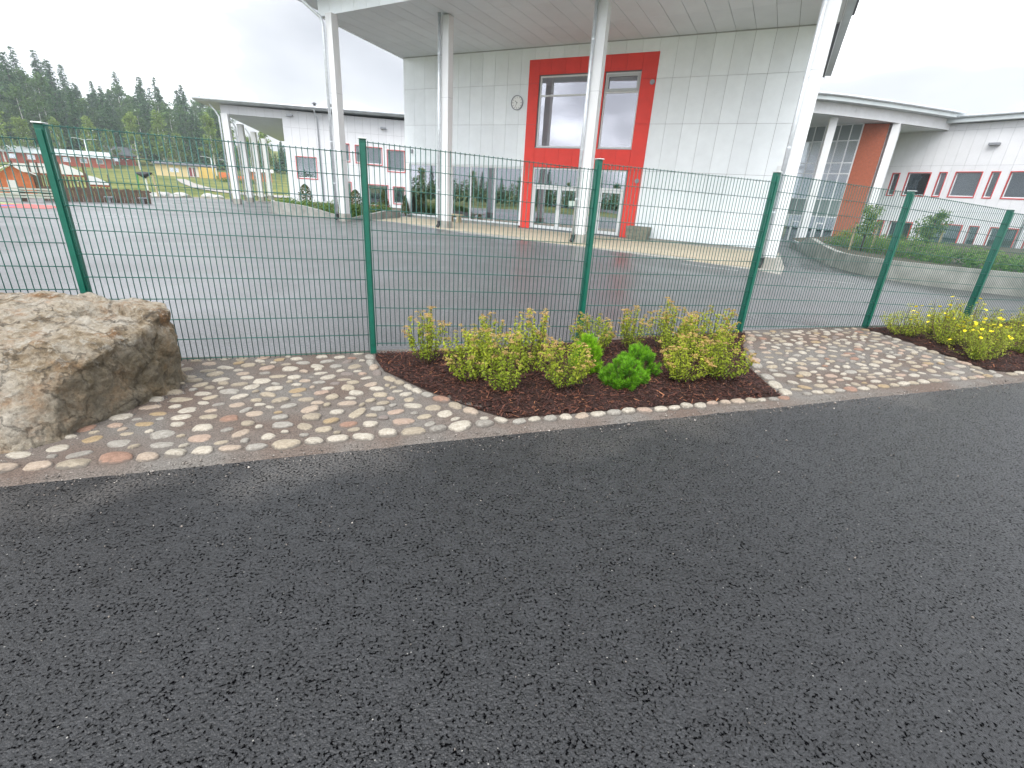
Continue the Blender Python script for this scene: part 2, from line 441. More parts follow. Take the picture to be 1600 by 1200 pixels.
# ---------------------------------------------------------------- geometry helpers
class MB:
    def __init__(s):
        s.v, s.f, s.m = [], [], []
    def add(s, vs, fs, mi=0):
        b = len(s.v)
        s.v += [tuple(v) for v in vs]
        s.f += [tuple(b + i for i in f) for f in fs]
        s.m += [mi] * len(fs)
        return s
    def box(s, x0, y0, z0, x1, y1, z1, mi=0):
        return s.add([(x0, y0, z0), (x1, y0, z0), (x1, y1, z0), (x0, y1, z0), (x0, y0, z1), (x1, y0, z1), (x1, y1, z1), (x0, y1, z1)],
                     [(0, 3, 2, 1), (4, 5, 6, 7), (0, 1, 5, 4), (1, 2, 6, 5), (2, 3, 7, 6), (3, 0, 4, 7)], mi)
    def prism(s, poly, z0, z1, mi=0):
        a = sum(poly[i][0] * poly[(i + 1) % len(poly)][1] - poly[(i + 1) % len(poly)][0] * poly[i][1] for i in range(len(poly)))
        if a < 0: poly = poly[::-1]
        n = len(poly)
        f0 = z0 if callable(z0) else (lambda x, y: z0)
        f1 = z1 if callable(z1) else (lambda x, y: z1)
        vs = [(x, y, f0(x, y)) for x, y in poly] + [(x, y, f1(x, y)) for x, y in poly]
        fs = [tuple(range(n - 1, -1, -1)), tuple(range(n, 2 * n))] + [(i, (i + 1) % n, n + (i + 1) % n, n + i) for i in range(n)]
        return s.add(vs, fs, mi)
    def tube(s, pts, rad, n=8, cap=True, mi=0):
        pts = [Vector(p) for p in pts]
        rads = rad if isinstance(rad, (list, tuple)) else [rad] * len(pts)
        vs, fs = [], []
        ref = None
        for i, p in enumerate(pts):
            d = (pts[min(i + 1, len(pts) - 1)] - pts[max(i - 1, 0)])
            d = d.normalized() if d.length > 1e-9 else Vector((0, 0, 1))
            if ref is None:
                ref = Vector((1, 0, 0)) if abs(d.x) < .8 else Vector((0, 1, 0))
            e1 = (ref - d * ref.dot(d)).normalized(); e2 = d.cross(e1); ref = e1
            for k in range(n):
                a = 2 * math.pi * (k + .5) / n
                vs.append(p + (e1 * math.cos(a) + e2 * math.sin(a)) * rads[i])
        for i in range(len(pts) - 1):
            for k in range(n):
                fs.append((i * n + k, i * n + (k + 1) % n, (i + 1) * n + (k + 1) % n, (i + 1) * n + k))
        if cap:
            fs.append(tuple(range(n - 1, -1, -1))); fs.append(tuple((len(pts) - 1) * n + k for k in range(n)))
        return s.add(vs, fs, mi)
    def build(s, name, material, parent=None, smooth=False, loc=(0, 0, 0), rot=(0, 0, 0), bevel=0):
        me = bpy.data.meshes.new(name)
        me.from_pydata(s.v, [], s.f)
        ms = material if isinstance(material, (list, tuple)) else [material]
        for x in ms: me.materials.append(MATS[x])
        if len(ms) > 1: me.polygons.foreach_set("material_index", s.m)
        if smooth: me.polygons.foreach_set("use_smooth", [True] * len(s.f))
        me.update()
        return link(name, me, parent, loc, rot, bevel)
def link(name, me, parent=None, loc=(0, 0, 0), rot=(0, 0, 0), bevel=0):
    o = bpy.data.objects.new(name, me)
    COL.objects.link(o)
    o.location, o.rotation_euler = loc, rot
    if parent: o.parent = parent
    if bevel:
        b = o.modifiers.new("bevel", 'BEVEL'); b.width = bevel; b.segments = 2; b.limit_method = 'ANGLE'
    return o
def npmesh(name, verts, faces, mats, parent=None, tone=None, smooth=False, loc=(0, 0, 0), midx=None):
    """verts (N,3), faces (M,k) of constant k; tone per face -> attribute"""
    me = bpy.data.meshes.new(name)
    N, (M, k) = len(verts), faces.shape
    me.vertices.add(N); me.vertices.foreach_set("co", np.ascontiguousarray(verts, dtype=np.float32).ravel())
    me.loops.add(M * k); me.loops.foreach_set("vertex_index", np.ascontiguousarray(faces, dtype=np.int32).ravel())
    me.polygons.add(M)
    me.polygons.foreach_set("loop_start", np.arange(0, M * k, k, dtype=np.int32))
    me.polygons.foreach_set("loop_total", np.full(M, k, dtype=np.int32))
    for x in (mats if isinstance(mats, (list, tuple)) else [mats]): me.materials.append(MATS[x])
    if midx is not None: me.polygons.foreach_set("material_index", np.asarray(midx, dtype=np.int32))
    if smooth: me.polygons.foreach_set("use_smooth", np.ones(M, dtype=bool))
    me.update(calc_edges=True)
    if tone is not None:
        a = me.attributes.new("tone", 'FLOAT', 'FACE')
        a.data.foreach_set("value", np.asarray(tone, dtype=np.float32))
    return link(name, me, parent, loc)
def tag(o, label=None, cat=None, group=None, kind=None):
    if label: o["label"] = label
    if cat: o["category"] = cat
    if group: o["group"] = group
    if kind: o["kind"] = kind
    return o
def empty(name, loc=(0, 0, 0), rz=0.0, label=None, cat=None, group=None):
    o = bpy.data.objects.new(name, None)
    COL.objects.link(o)
    o.location, o.rotation_euler = loc, (0, 0, rz)
    o.empty_display_size = .2
    return tag(o, label, cat, group)
def copy_tree(src, loc, rz=0.0, scale=1.0, label=None, parent=None):
    c = src.copy(); COL.objects.link(c)
    c.location = loc
    if parent is None:
        c.rotation_euler = (0, 0, rz); c.scale = (scale, scale, scale) if not isinstance(scale, tuple) else scale
    c.parent = parent
    if label: c["label"] = label
    for ch in src.children:
        copy_tree(ch, ch.location, parent=c)
    return c
def ss(a, b, x):
    t = min(1, max(0, (x - a) / (b - a))); return t * t * (3 - 2 * t)
def clip_half(poly, a, b, c):       # keep a*x+b*y+c >= 0
    out = []
    for i in range(len(poly)):
        p, q = poly[i], poly[(i + 1) % len(poly)]
        dp, dq = a * p[0] + b * p[1] + c, a * q[0] + b * q[1] + c
        if dp >= 0: out.append(p)
        if dp * dq < 0:
            k = dp / (dp - dq); out.append((p[0] + (q[0] - p[0]) * k, p[1] + (q[1] - p[1]) * k))
    return out
def minus(rects, h):
    out = []
    for (a, b, c, d) in rects:      # x0,x1,z0,z1
        x0, x1, z0, z1 = max(a, h[0]), min(b, h[1]), max(c, h[2]), min(d, h[3])
        if x0 >= x1 - 1e-6 or z0 >= z1 - 1e-6: out.append((a, b, c, d)); continue
        if c < z0: out.append((a, b, c, z0))
        if z1 < d: out.append((a, b, z1, d))
        if a < x0: out.append((a, x0, z0, z1))
        if x1 < b: out.append((x1, b, z0, z1))
    return [r for r in out if r[1] - r[0] > .015 and r[3] - r[2] > .015]

# ---------------------------------------------------------------- terrain
FO, FA = (-3.914, 4.226), R(19.494)         # fence line: origin and direction
FU, FN = (math.cos(FA), math.sin(FA)), (-math.sin(FA), math.cos(FA))
def FL(s, t, z=0.0):                        # fence frame -> world (s along the fence, t across, + towards the yard)
    return (FO[0] + s * FU[0] + t * FN[0], FO[1] + s * FU[1] + t * FN[1], z)
def dip(s, t):                              # the ground falls a little towards the left half of the fence
    a = ss(-1.9, -.1, t) if t < 0 else 1 - ss(.5, 5, t)
    return -.075 * a * (1 - ss(3.6, 7.0, s))
HR = [0, 26, 44, 60, 90, 150, 175, 200, 240, 290, 360, 700]
HZL = [0, 0, -.45, -.65, -.5, .6, 1.5, 4, 9, 14, 17, 18]
HZR = [0, 0, -.45, -.65, -.6, -.5, -.5, -.5, -.5, -.5, -.5, -.5]
def tz(x, y):
    r = math.hypot(x, y)
    az = math.degrees(math.atan2(x, y))
    if y < 0 and abs(az) > 90: 
        m = ss(90, 110, abs(az))
    else: m = 0
    l = ss(-8, -20, az) if az < 0 else 0.0
    l = ss(0, 1, (-8 - az) / 12) if az < 0 else 0.0
    h = np.interp(r, HR, HZL) * l + np.interp(r, HR, HZR) * (1 - l)
    return float(h) * (1 - m)
rad = [0, 2, 4, 7, 10, 14, 18, 22, 26, 30, 34, 38, 42, 46, 50, 55, 60, 66, 72, 80, 90, 100, 112, 125, 138, 150, 162, 175, 187, 200, 213, 226, 240, 256, 272, 290, 320, 360, 440, 600, 900]
vs, fs = [], []
NA = 120
for i, r_ in enumerate(rad):
    for k in range(NA):
        a = 2 * math.pi * k / NA
        x, y = r_ * math.sin(a), r_ * math.cos(a)
        vs.append((x, y, tz(x, y) - (.16 if r_ < 16 else .035)))
for i in range(len(rad) - 1):
    for k in range(NA):
        fs.append((i * NA + k, i * NA + (k + 1) % NA, (i + 1) * NA + (k + 1) % NA, (i + 1) * NA + k)[::-1])
tag(npmesh("ground", np.array(vs), np.array(fs), "grass", smooth=True), kind="structure")

# schoolyard: a sector from just behind the fence to the grass
azs = np.linspace(-64, 58, 123)
edge_az = [-64, -50, -44, -40, -37, -33.5, -30, -26, -20, 0, 58]
edge_r = [40, 44, 47, 50, 55, 60, 58, 55, 48, 44, 48]
vs, fs = [], []
NRr = 46
for a in azs:
    d = (math.sin(R(a)), math.cos(R(a)))
    nd = FN[0] * d[0] + FN[1] * d[1]
    r0 = (FN[0] * FO[0] + FN[1] * FO[1] + .02) / max(nd, .1)
    r1 = np.interp(a, edge_az, edge_r) + .5 * math.sin(a * .9)
    r0 = min(r0, r1 - 2)
    for j in range(NRr):
        r_ = r0 + (r1 - r0) * (j / (NRr - 1)) ** 1.3
        x, y = r_ * d[0], r_ * d[1]
        fx, fy = x - FO[0], y - FO[1]
        vs.append((x, y, tz(x, y) + dip(fx * FU[0] + fy * FU[1], fx * FN[0] + fy * FN[1])))
for i in range(len(azs) - 1):
    for j in range(NRr - 1):
        fs.append((i * NRr + j, (i + 1) * NRr + j, (i + 1) * NRr + j + 1, i * NRr + j + 1))
tag(npmesh("schoolyard", np.array(vs), np.array(fs), "worn_yard_asphalt", smooth=True), kind="structure")
# kerb along the far edge of the yard
mb = MB()
kp = []
for a in np.linspace(-48, -24, 60):
    r1 = np.interp(a, edge_az, edge_r) + .5 * math.sin(a * .9)
    kp.append((r1, a))
for i in range(len(kp) - 1):
    q = []
    for (r_, a) in (kp[i], kp[i + 1]):
        for dr in (0, .35):
            q.append(((r_ + dr) * math.sin(R(a)), (r_ + dr) * math.cos(R(a))))
    zz = tz(*q[0])
    mb.prism([q[0], q[1], q[3], q[2]], zz - .1, zz + .09)
tag(mb.build("kerb", "concrete"), kind="structure")

# the road: local frame with x along the road, y across (road side negative)
RT = -2.275
def wob(s): return .018 * noise.noise(Vector((s * 2.3, 1.7, 0))) + .014 * noise.noise(Vector((s * 7.1, 4.1, 0))) + .01 * noise.noise(Vector((s * 21, 2.2, 0)))
ss_ = list(np.arange(-14, 26, .06))
vs, fs = [], []
for s in ss_: vs += [(s, wob(s), 0), (s, -9.5, 0)]
for i in range(len(ss_) - 1): fs.append((2 * i, 2 * i + 1, 2 * i + 3, 2 * i + 2))
rd = npmesh("road", np.array(vs), np.array(fs), "fresh_asphalt")
rd.location, rd.rotation_euler = FL(0, RT, .004), (0, 0, FA)
tag(rd, kind="structure")
# the far carriageway keeps on beyond the near sheet
for nm, a, b in (("road", -70, -14), ("road", 26, 90)):
    o = MB().add([(a, 0, 0), (b, 0, 0), (b, -9.5, 0), (a, -9.5, 0)], [(0, 3, 2, 1)]).build(nm, "fresh_asphalt", loc=FL(0, RT, .004), rot=(0, 0, FA))
    tag(o, kind="structure")

# paving sheets: sandy mortar that carries the cobbles
def paving(s0, s1):
    sl = list(np.arange(s0, s1 + .01, .25))
    vs, fs = [], []
    ts = [-2.30, -2.235, -1.9, -1.6, -1.3, -1.0, -.75, -.5, -.25, -.1, .10]
    for s in sl:
        for t_ in ts:
            z = .016 + .012 * noise.noise(Vector((s * .9, t_ * .9, 3)))
            if t_ < -2.29: z = -.002
            z += dip(s, t_)
            vs.append((s, t_ - RT, z))
    n = len(ts)
    for i in range(len(sl) - 1):
        for j in range(n - 1):
            fs.append((i * n + j, (i + 1) * n + j, (i + 1) * n + j + 1, i * n + j + 1))
    o = npmesh("cobble_paving", np.array(vs), np.array(fs), "sandy_mortar", smooth=True)
    o.location, o.rotation_euler = FL(0, RT, 0), (0, 0, FA)
    return tag(o, kind="structure")
pave_a = paving(-9.5, 5.0)
pave_b = paving(5.0, 22.0)

BED1 = [(2.49, -.04), (2.50, -.28), (2.55, -.67), (2.82, -1.22), (3.02, -1.58), (3.23, -1.86), (3.42, -2.05), (3.98, -2.07), (5.0, -2.07), (6.18, -2.10), (6.30, -1.84), (6.43, -1.52), (6.56, -1.26), (7.06, -.65), (7.66, -.04)]
BED2 = [(10.0, -.04), (10.0, -.58), (9.86, -1.11), (9.76, -1.56), (9.68, -1.92), (10.0, -2.05), (12, -2.06), (14.5, -2.06), (16.5, -2.06), (16.5, -.04)]
def inside(p, poly):
    x, y = p; c = False
    for i in range(len(poly)):
        (x0, y0), (x1, y1) = poly[i], poly[i - 1]
        if (y0 > y) != (y1 > y) and x < (x1 - x0) * (y - y0) / (y1 - y0) + x0: c = not c
    return c
def edge_dist(p, poly):
    d = 9.
    for i in range(len(poly)):
        a, b = Vector(poly[i - 1]), Vector(poly[i]); q = Vector(p)
        e = b - a; k = max(0, min(1, (q - a).dot(e) / max(e.length_squared, 1e-9)))
        d = min(d, (q - a - e * k).length)
    return d

# mulch beds: soil mound + thousands of bark chips
def mulch(poly, n, label, seed):
    rs = np.random.RandomState(seed)
    xs = [p[0] for p in poly]; ys = [p[1] for p in poly]
    def hz(s, t_):
        d = edge_dist((s, t_), poly)
        return .022 + dip(s, t_) + .035 * min(1, d / .25) + .018 * noise.noise(Vector((s * 2.1, t_ * 2.1, seed)))
    st = .07
    gx, gy = np.arange(min(xs), max(xs) + st, st), np.arange(min(ys), max(ys) + st, st)
    idx, vs, fs = {}, [], []
    root = empty("mulch_bed", FL(0, 0, 0), FA, label, "mulch")
    mb = MB()
    bnd = []
    for i in range(len(poly)):
        a, b = poly[i - 1], poly[i]
        L_ = math.hypot(b[0] - a[0], b[1] - a[1]); m_ = max(1, int(L_ / .12))
        for k in range(m_):
            u_ = k / m_
            bnd.append((a[0] + (b[0] - a[0]) * u_ + .012 * noise.noise(Vector((a[0] + u_ * L_ * 9, i, 0))), a[1] + (b[1] - a[1]) * u_ + .012 * noise.noise(Vector((i, u_ * L_ * 9, 2)))))
    cx, cy = sum(xs) / len(xs), sum(ys) / len(ys)
    cells = []
    for i in range(len(gx) - 1):
        for j in range(len(gy) - 1):
            c4 = [(gx[i], gy[j]), (gx[i + 1], gy[j]), (gx[i + 1], gy[j + 1]), (gx[i], gy[j + 1])]
            if all(inside(p, poly) for p in c4):
                for p in c4:
                    if p not in idx: idx[p] = len(vs); vs.append((p[0], p[1], hz(*p)))
                fs.append([idx[p] for p in c4])
    npmesh("soil", np.array(vs), np.array(fs), "mulch_soil", root, smooth=True)
    flat = MB(); flat.add([(x, y, .024 + dip(x, y)) for x, y in bnd], [tuple(range(len(bnd)))])
    flat.build("soil_edge", "mulch_soil", root)
    V, F, T = [], [], []
    cnt = 0
    while cnt < n:
        s, t_ = rs.uniform(min(xs), max(xs)), rs.uniform(min(ys), max(ys))
        s += rs.normal(0, .01)
        if not inside((s, t_), poly) and not (rs.rand() < .012 and edge_dist((s, t_), poly) < .10): continue
        l = rs.gamma(3.2, .0075) + .008; w = rs.uniform(.0035, .011)
        if rs.rand() < .01: l *= 1.8; w *= 1.4
        a = rs.uniform(0, math.pi * 2); tl, rl = rs.normal(0, .28), rs.normal(0, .5)
        d = np.array([math.cos(a) * math.cos(tl), math.sin(a) * math.cos(tl), math.sin(tl)])
        e = np.cross([0, 0, 1], d); e /= np.linalg.norm(e); nn = np.cross(d, e)
        e = e * math.cos(rl) + nn * math.sin(rl)
        c = np.array([s, t_, hz(s, t_) + .004 + abs(math.sin(tl)) * l * .45 + rs.uniform(0, .010)])
        b0 = len(V)
        V += [c - d * l / 2 - e * w / 2, c - d * l / 2 + e * w / 2, c + d * l / 2 + e * w * .35, c + d * l / 2 - e * w * .35]
        F.append((b0, b0 + 3, b0 + 2, b0 + 1)); T.append(rs.beta(1.4, 1.9))
        cnt += 1
    tag(npmesh("bark_chips", np.array(V), np.array(F), "bark_chip", root, tone=np.array(T)), kind="stuff")
    return hz
HB1 = mulch(BED1, 21000, "dark brown bark mulch bed between the two cobbled stretches", 3)
HB2 = mulch(BED2, 15000, "dark brown bark mulch bed under the yellow flowering bushes", 4)

# ---------------------------------------------------------------- cobbles
def cobble_mesh(seed):
    rs = random.Random(seed)
    nr, na = 4, 14
    vs = []
    ph = [rs.uniform(0, 6.28) for _ in range(4)]; am = [rs.uniform(.02, .13), rs.uniform(.01, .09), rs.uniform(.0, .05)]
    pw = rs.uniform(.75, 1.0)
    for i in range(nr + 1):
        th = i / nr * math.pi / 2
        for k in range(na):
            a = 2 * math.pi * k / na
            q = 1 + am[0] * math.cos(2 * a + ph[0]) + am[1] * math.cos(3 * a + ph[1]) + am[2] * math.cos(5 * a + ph[2])
            ca, sa = math.cos(a), math.sin(a)
            x = math.copysign(abs(ca) ** pw, ca) * q * math.cos(th) ** .55
            y = math.copysign(abs(sa) ** pw, sa) * q * math.cos(th) ** .55
            z = math.sin(th) ** .85 + .10 * noise.noise(Vector((x * 1.7, y * 1.7, seed)))
            if i == 0: z = -.5
            vs.append((x, y, z))
    fs = []
    for i in range(nr):
        for k in range(na):
            fs.append((i * na + k, i * na + (k + 1) % na, (i + 1) * na + (k + 1) % na, (i + 1) * na + k))
    fs.append(tuple(nr * na + k for k in range(na)))
    me = bpy.data.meshes.new("cobble")
    me.from_pydata(vs, [], fs)
    me.polygons.foreach_set("use_smooth", [True] * len(fs))
    me.materials.append(MATS["round_field_stone"])
    return me
CM = [cobble_mesh(i) for i in range(14)]
placed = []
def sup(a, b, th, dx, dy):
    n = math.hypot(dx, dy) or 1e-6
    c, s = dx / n * math.cos(th) + dy / n * math.sin(th), -dx / n * math.sin(th) + dy / n * math.cos(th)
    return a * b / math.sqrt((b * c) ** 2 + (a * s) ** 2)
def free(s, t_, a, b, th, gap):
    for (s2, t2, a2, b2, th2) in placed:
        dx, dy = s2 - s, t2 - t_
        d = dx * dx + dy * dy
        if d > .16: continue
        if math.sqrt(d) < sup(a, b, th, dx, dy) + sup(a2, b2, th2, dx, dy) + gap: return False
    return True
def put(par, s, t_, a, b, th, h):
    placed.append((s, t_, a, b, th))
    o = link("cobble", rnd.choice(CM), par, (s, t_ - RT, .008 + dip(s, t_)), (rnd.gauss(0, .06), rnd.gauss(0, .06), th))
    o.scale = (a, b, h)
BOULDER = [(-1.6, -.3), (.60, -.42), (.84, -.80), (.62, -1.3), (.36, -1.80), (.0, -1.92), (-1.6, -1.98)]
# stones that edge the beds first
def edge_row(par, pts, size, off):
    L_ = 0; pts = [Vector(p) for p in pts]
    for i in range(len(pts) - 1):
        a, b = pts[i], pts[i + 1]
        e = b - a; n = Vector((e.y, -e.x)).normalized()
        k = 0.0
        while k < e.length:
            aa = rnd.uniform(*size); bb = aa * rnd.uniform(.55, .75)
            p = a + e.normalized() * (k + aa) + n * (off + rnd.uniform(-.012, .012))
            th = math.atan2(e.y, e.x) + rnd.gauss(0, .12)
            if free(p.x, p.y, aa * .93, bb * .9, th, .0) and not inside((p.x, p.y), BOULDER):
                put(par, p.x, p.y, aa, bb, th, rnd.uniform(.030, .048))
            k += aa * 2 + .012
edge_row(pave_a, [(3.42, -2.06), (5.0, -2.07)], (.055, .08), .06)
edge_row(pave_b, [(5.0, -2.07), (6.18, -2.10)], (.055, .08), .06)
edge_row(pave_a, [(2.50, -.1), (2.50, -.28), (2.55, -.67), (2.82, -1.22), (3.23, -1.86), (3.42, -2.05)], (.06, .095), .075)
edge_row(pave_b, [(6.20, -2.08), (6.43, -1.52), (6.56, -1.26), (7.06, -.65), (7.6, -.1)], (.07, .11), .085)
edge_row(pave_b, [(9.68, -1.92), (9.76, -1.56), (9.86, -1.11), (10.0, -.58), (10.0, -.1)], (.06, .10), -.085)
edge_row(pave_b, [(9.72, -2.03), (12.4, -2.06)], (.055, .08), .06)
edge_row(pave_a, [(-.6, -2.12), (3.35, -2.12)], (.065, .10), .0)
edge_row(pave_b, [(6.3, -2.10), (9.65, -2.09)], (.06, .085), .0)
def scatter(par, s0, s1, n, cap, ang):
    k = 0
    for tr_ in range(n):
        f = tr_ / n
        big = f < .5
        a = rnd.uniform(.062, .085) if f < .07 else (rnd.uniform(.046, .066) if f < .6 else rnd.uniform(.030, .044))
        b = a * rnd.uniform(.55, .85)
        s, t_ = rnd.uniform(s0, s1), rnd.uniform(-2.12, -.02)
        if inside((s, t_), BED1) or inside((s, t_), BED2) or inside((s, t_), BOULDER): continue
        if edge_dist((s, t_), BED1) < b + .02 or edge_dist((s, t_), BED2) < b + .02 or edge_dist((s, t_), BOULDER) < b * .4: continue
        th = ang + rnd.gauss(0, .3)
        if not free(s, t_, a, b, th, .030): continue
        put(par, s, t_, a, b, th, rnd.uniform(.019, .033)); k += 1
        if k >= cap: break
    return k
k1 = scatter(pave_a, .0, 3.45, 16000, 235, .10)
k2 = scatter(pave_b, 6.15, 10.1, 14000, 245, .05)
print("cobbles", k1, k2, len(pave_a.children), len(pave_b.children))

# loose grit swept along the road edge, with a few small stones and fallen leaves further out
def grit():
    rs = np.random.RandomState(17)
    base = np.array([(1, 0, 0), (-1, 0, 0), (0, 1, 0), (0, -1, 0), (0, 0, 1), (0, 0, -1)], float)
    tri = np.array([(0, 2, 4), (2, 1, 4), (1, 3, 4), (3, 0, 4), (2, 0, 5), (1, 2, 5), (3, 1, 5), (0, 3, 5)])
    V, F, T = [], [], []
    for i in range(3800):
        s = rs.uniform(-1.2, 11.5)
        if i < 2600: t_ = RT + .06 - abs(rs.normal(0, .10)); sz = rs.gamma(2.2, .0011) + .0012
        else: t_ = RT - rs.gamma(1.6, .55); sz = rs.gamma(2.0, .0009) + .001
        v = base * (sz * rs.uniform(.7, 1.3, 3)) * rs.uniform(.75, 1.25, (6, 1))
        x, y, z = FL(s, t_, (.006 if t_ < RT else .016) + sz * .4)
        F.append(tri + len(V) * 6); V.append(v + [x, y, z]); T += [rs.beta(1.5, 2.0)] * 8
    line = [(-3.75, 2.12), (-3.15, 2.36), (-2.90, 2.62), (-2.80, 3.2), (-2.82, 3.72)]
    for i in range(900):
        k = rs.randint(0, 4); u_ = rs.rand()
        x = line[k][0] * (1 - u_) + line[k + 1][0] * u_ + rs.normal(.02, .045); y = line[k][1] * (1 - u_) + line[k + 1][1] * u_ + rs.normal(-.01, .045)
        sz = rs.gamma(2.2, .0016) + .0015
        fx, fy = x - FO[0], y - FO[1]
        v = base * (sz * rs.uniform(.7, 1.3, 3)) * rs.uniform(.75, 1.25, (6, 1))
        F.append(tri + len(V) * 6); V.append(v + [x, y, .016 + dip(fx * FU[0] + fy * FU[1], fx * FN[0] + fy * FN[1]) + sz * .4]); T += [rs.beta(1.1, 3.0)] * 8
    o = npmesh("loose_grit", np.concatenate(V), np.concatenate(F), "grit_stone", tone=np.array(T))
    tag(o, "fine pale grit scattered along the road edge", "grit", kind="stuff")
mat("grit_stone", (.25, .22, .19), rough=.85, var=.5, vscale=30)
_t, _b = nodes_of(MATS["grit_stone"])
_a = _t.nodes.new("ShaderNodeAttribute"); _a.attribute_name = "tone"
_t.links.new(ramp(_t, _a.outputs["Fac"], [(0, (.06, .055, .05)), (.6, (.22, .19, .165)), (1, (.52, .48, .43))]), _b.inputs["Base Color"])
grit()

# ---------------------------------------------------------------- boulder
def boulder():
    import bmesh
    pts = [  # world coordinates of the block's main corners
        (-2.92, 2.62, -.05), (-2.86, 3.72, -.05), (-3.00, 4.00, -.05), (-4.9, 4.0, -.05), (-5.2, 2.1, -.05), (-3.6, 2.16, -.05), (-3.12, 2.42, -.05),
        (-2.96, 2.80, .40), (-2.91, 3.12, .50), (-2.89, 3.60, .575), (-2.90, 3.86, .655), (-3.05, 4.02, .66), (-2.87, 3.78, .40),
        (-3.12, 3.00, .585), (-3.55, 3.86, .74), (-4.1, 3.9, .735), (-4.7, 3.8, .70), (-3.70, 2.98, .665), (-4.4, 2.9, .66), (-3.28, 2.62, .40), (-3.75, 2.50, .42), (-4.9, 2.4, .40)]
    c = Vector((-3.5, 3.1, 0))
    bm = bmesh.new()
    for p in pts: bm.verts.new(Vector(p) - c)
    bmesh.ops.convex_hull(bm, input=bm.verts)
    bmesh.ops.delete(bm, geom=[v for v in bm.verts if not v.link_faces], context='VERTS')
    bmesh.ops.triangulate(bm, faces=bm.faces)
    for it in range(7):
        es = [e for e in bm.edges if e.calc_length() > .030]
        if not es: break
        bmesh.ops.subdivide_edges(bm, edges=es, cuts=1, use_grid_fill=False)
        bmesh.ops.triangulate(bm, faces=[f for f in bm.faces if len(f.verts) > 3])
    for k in range(1):
        bmesh.ops.smooth_vert(bm, verts=bm.verts, factor=.3, use_axis_x=True, use_axis_y=True, use_axis_z=True)
    bm.normal_update()
    mv = {}
    for v in bm.verts:
        p, n = v.co, v.normal
        d = .016 * noise.noise(p * 1.9 + Vector((3, 1, 0))) + .022 * (abs(noise.noise(p * 3.6)) - .2) + .026 * noise.noise(p * 8.3) + .020 * (abs(noise.noise(p * 17)) - .2) + .006 * noise.noise(p * 38)
        # broken ledges: distance-to-cell steps
        cd = noise.voronoi(Vector((p.x * 3.2, p.y * 3.2, p.z * 5.5)))[0]
        d += .045 * (min(.35, cd[1] - cd[0]) - .2)
        d -= .030 * max(0, 1 - abs(p.z - .40 - .12 * p.x + .03 * noise.noise(p * 5)) / .018) * (1 if p.x < .25 else 0)
        q = p + n * d
        # scooped rusty recess in the top, behind the front lip
        a, b = (p.x - .30) / .24, (p.y - .50) / .17
        if n.z > .3:
            g = max(0, 1 - a * a - b * b)
            q.z -= .085 * min(1, g * 4.5)
        mv[v] = q
    for v, q in mv.items(): v.co = q
    me = bpy.data.meshes.new("boulder")
    bm.to_mesh(me); bm.free()
    me.polygons.foreach_set("use_smooth", [True] * len(me.polygons))
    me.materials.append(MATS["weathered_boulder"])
    try: me.set_sharp_from_angle(angle=R(38))
    except Exception: pass
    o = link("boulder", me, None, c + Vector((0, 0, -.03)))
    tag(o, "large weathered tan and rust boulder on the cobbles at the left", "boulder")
boulder()

# ---------------------------------------------------------------- fence
fence = empty("mesh_fence", FL(0, 0, 0), FA, "dark green welded wire mesh fence with square posts along the planting strip", "fence")
post_s = [.0, 2.48, 5.02, 7.58, 10.13, 12.56]
post_top = [1.99, 2.09, 2.10, 2.14, 2.06, 1.92]
def post_at(s, top):
    p = MB().box(-.033, -.030, -.35, .033, .045, top).build("post", "green_paint", fence, loc=(s, 0, 0), bevel=.006)
    MB().box(-.020, -.046, .05, .020, -.034, top - .04).build("clamp_strip", "green_paint", p, bevel=.002)
    m = MB()
    zz = .2
    while zz < top - .1:
        m.box(-.008, -.034, zz, .008, -.030, zz + .016); zz += .4
    m.build("clamp_bolts", "black_paint", p)
    MB().box(-.038, -.050, top + .001, .038, .050, top + .012).build("cap", "post_cap", p, bevel=.004)
for s, t_ in zip(post_s, post_top): post_at(s, t_)
panels = [(-2.5, -.036, 1.87, 1.87), (.036, 2.444, 1.98, 1.965), (2.516, 4.984, 2.065, 1.99), (5.056, 7.544, 2.055, 2.025), (7.616, 10.094, 2.115, 2.035), (10.166, 12.524, 2.02, 1.90), (12.596, 15.1, 1.87, 1.80)]
drop_mesh = None
def panel(s0, s1, z0, z1):
    n = int(round((s1 - s0) / .05))
    zt = lambda s: z0 + (z1 - z0) * (s - s0) / (s1 - s0)
    mb = MB()
    for i in range(n + 1):
        s = s0 + .01 + (s1 - s0 - .02) * i / n
        zb = max(.03 + dip(s, 0), zt(s) - 2.03)
        ln = .004 * noise.noise(Vector((s * 3, 0, 0)))
        mb.tube([(s, -.0405 + ln, zb), (s, -.0405, zt(s) + .012)], .0041, 5)
    w = tag(mb.build("wire_panel", "green_wire", fence, smooth=True), kind="stuff")
    nr = 11
    for k in range(nr):
        dz = .2 * k + (.0 if k < 10 else -.0)
        za, zb_ = z0 - dz, z1 - dz
        za, zb_ = max(za, .045 + dip(s0, 0)), max(zb_, .045 + dip(s1, 0))
        m = MB()
        for off in (-.047, -.034):
            m.tube([(s0, off, za), ((s0 + s1) / 2, off, (za + zb_) / 2), (s1, off, zb_)], .0034, 6)
        m.build("rail_wire", "green_wire", w, smooth=True)
for p in panels: panel(*p)
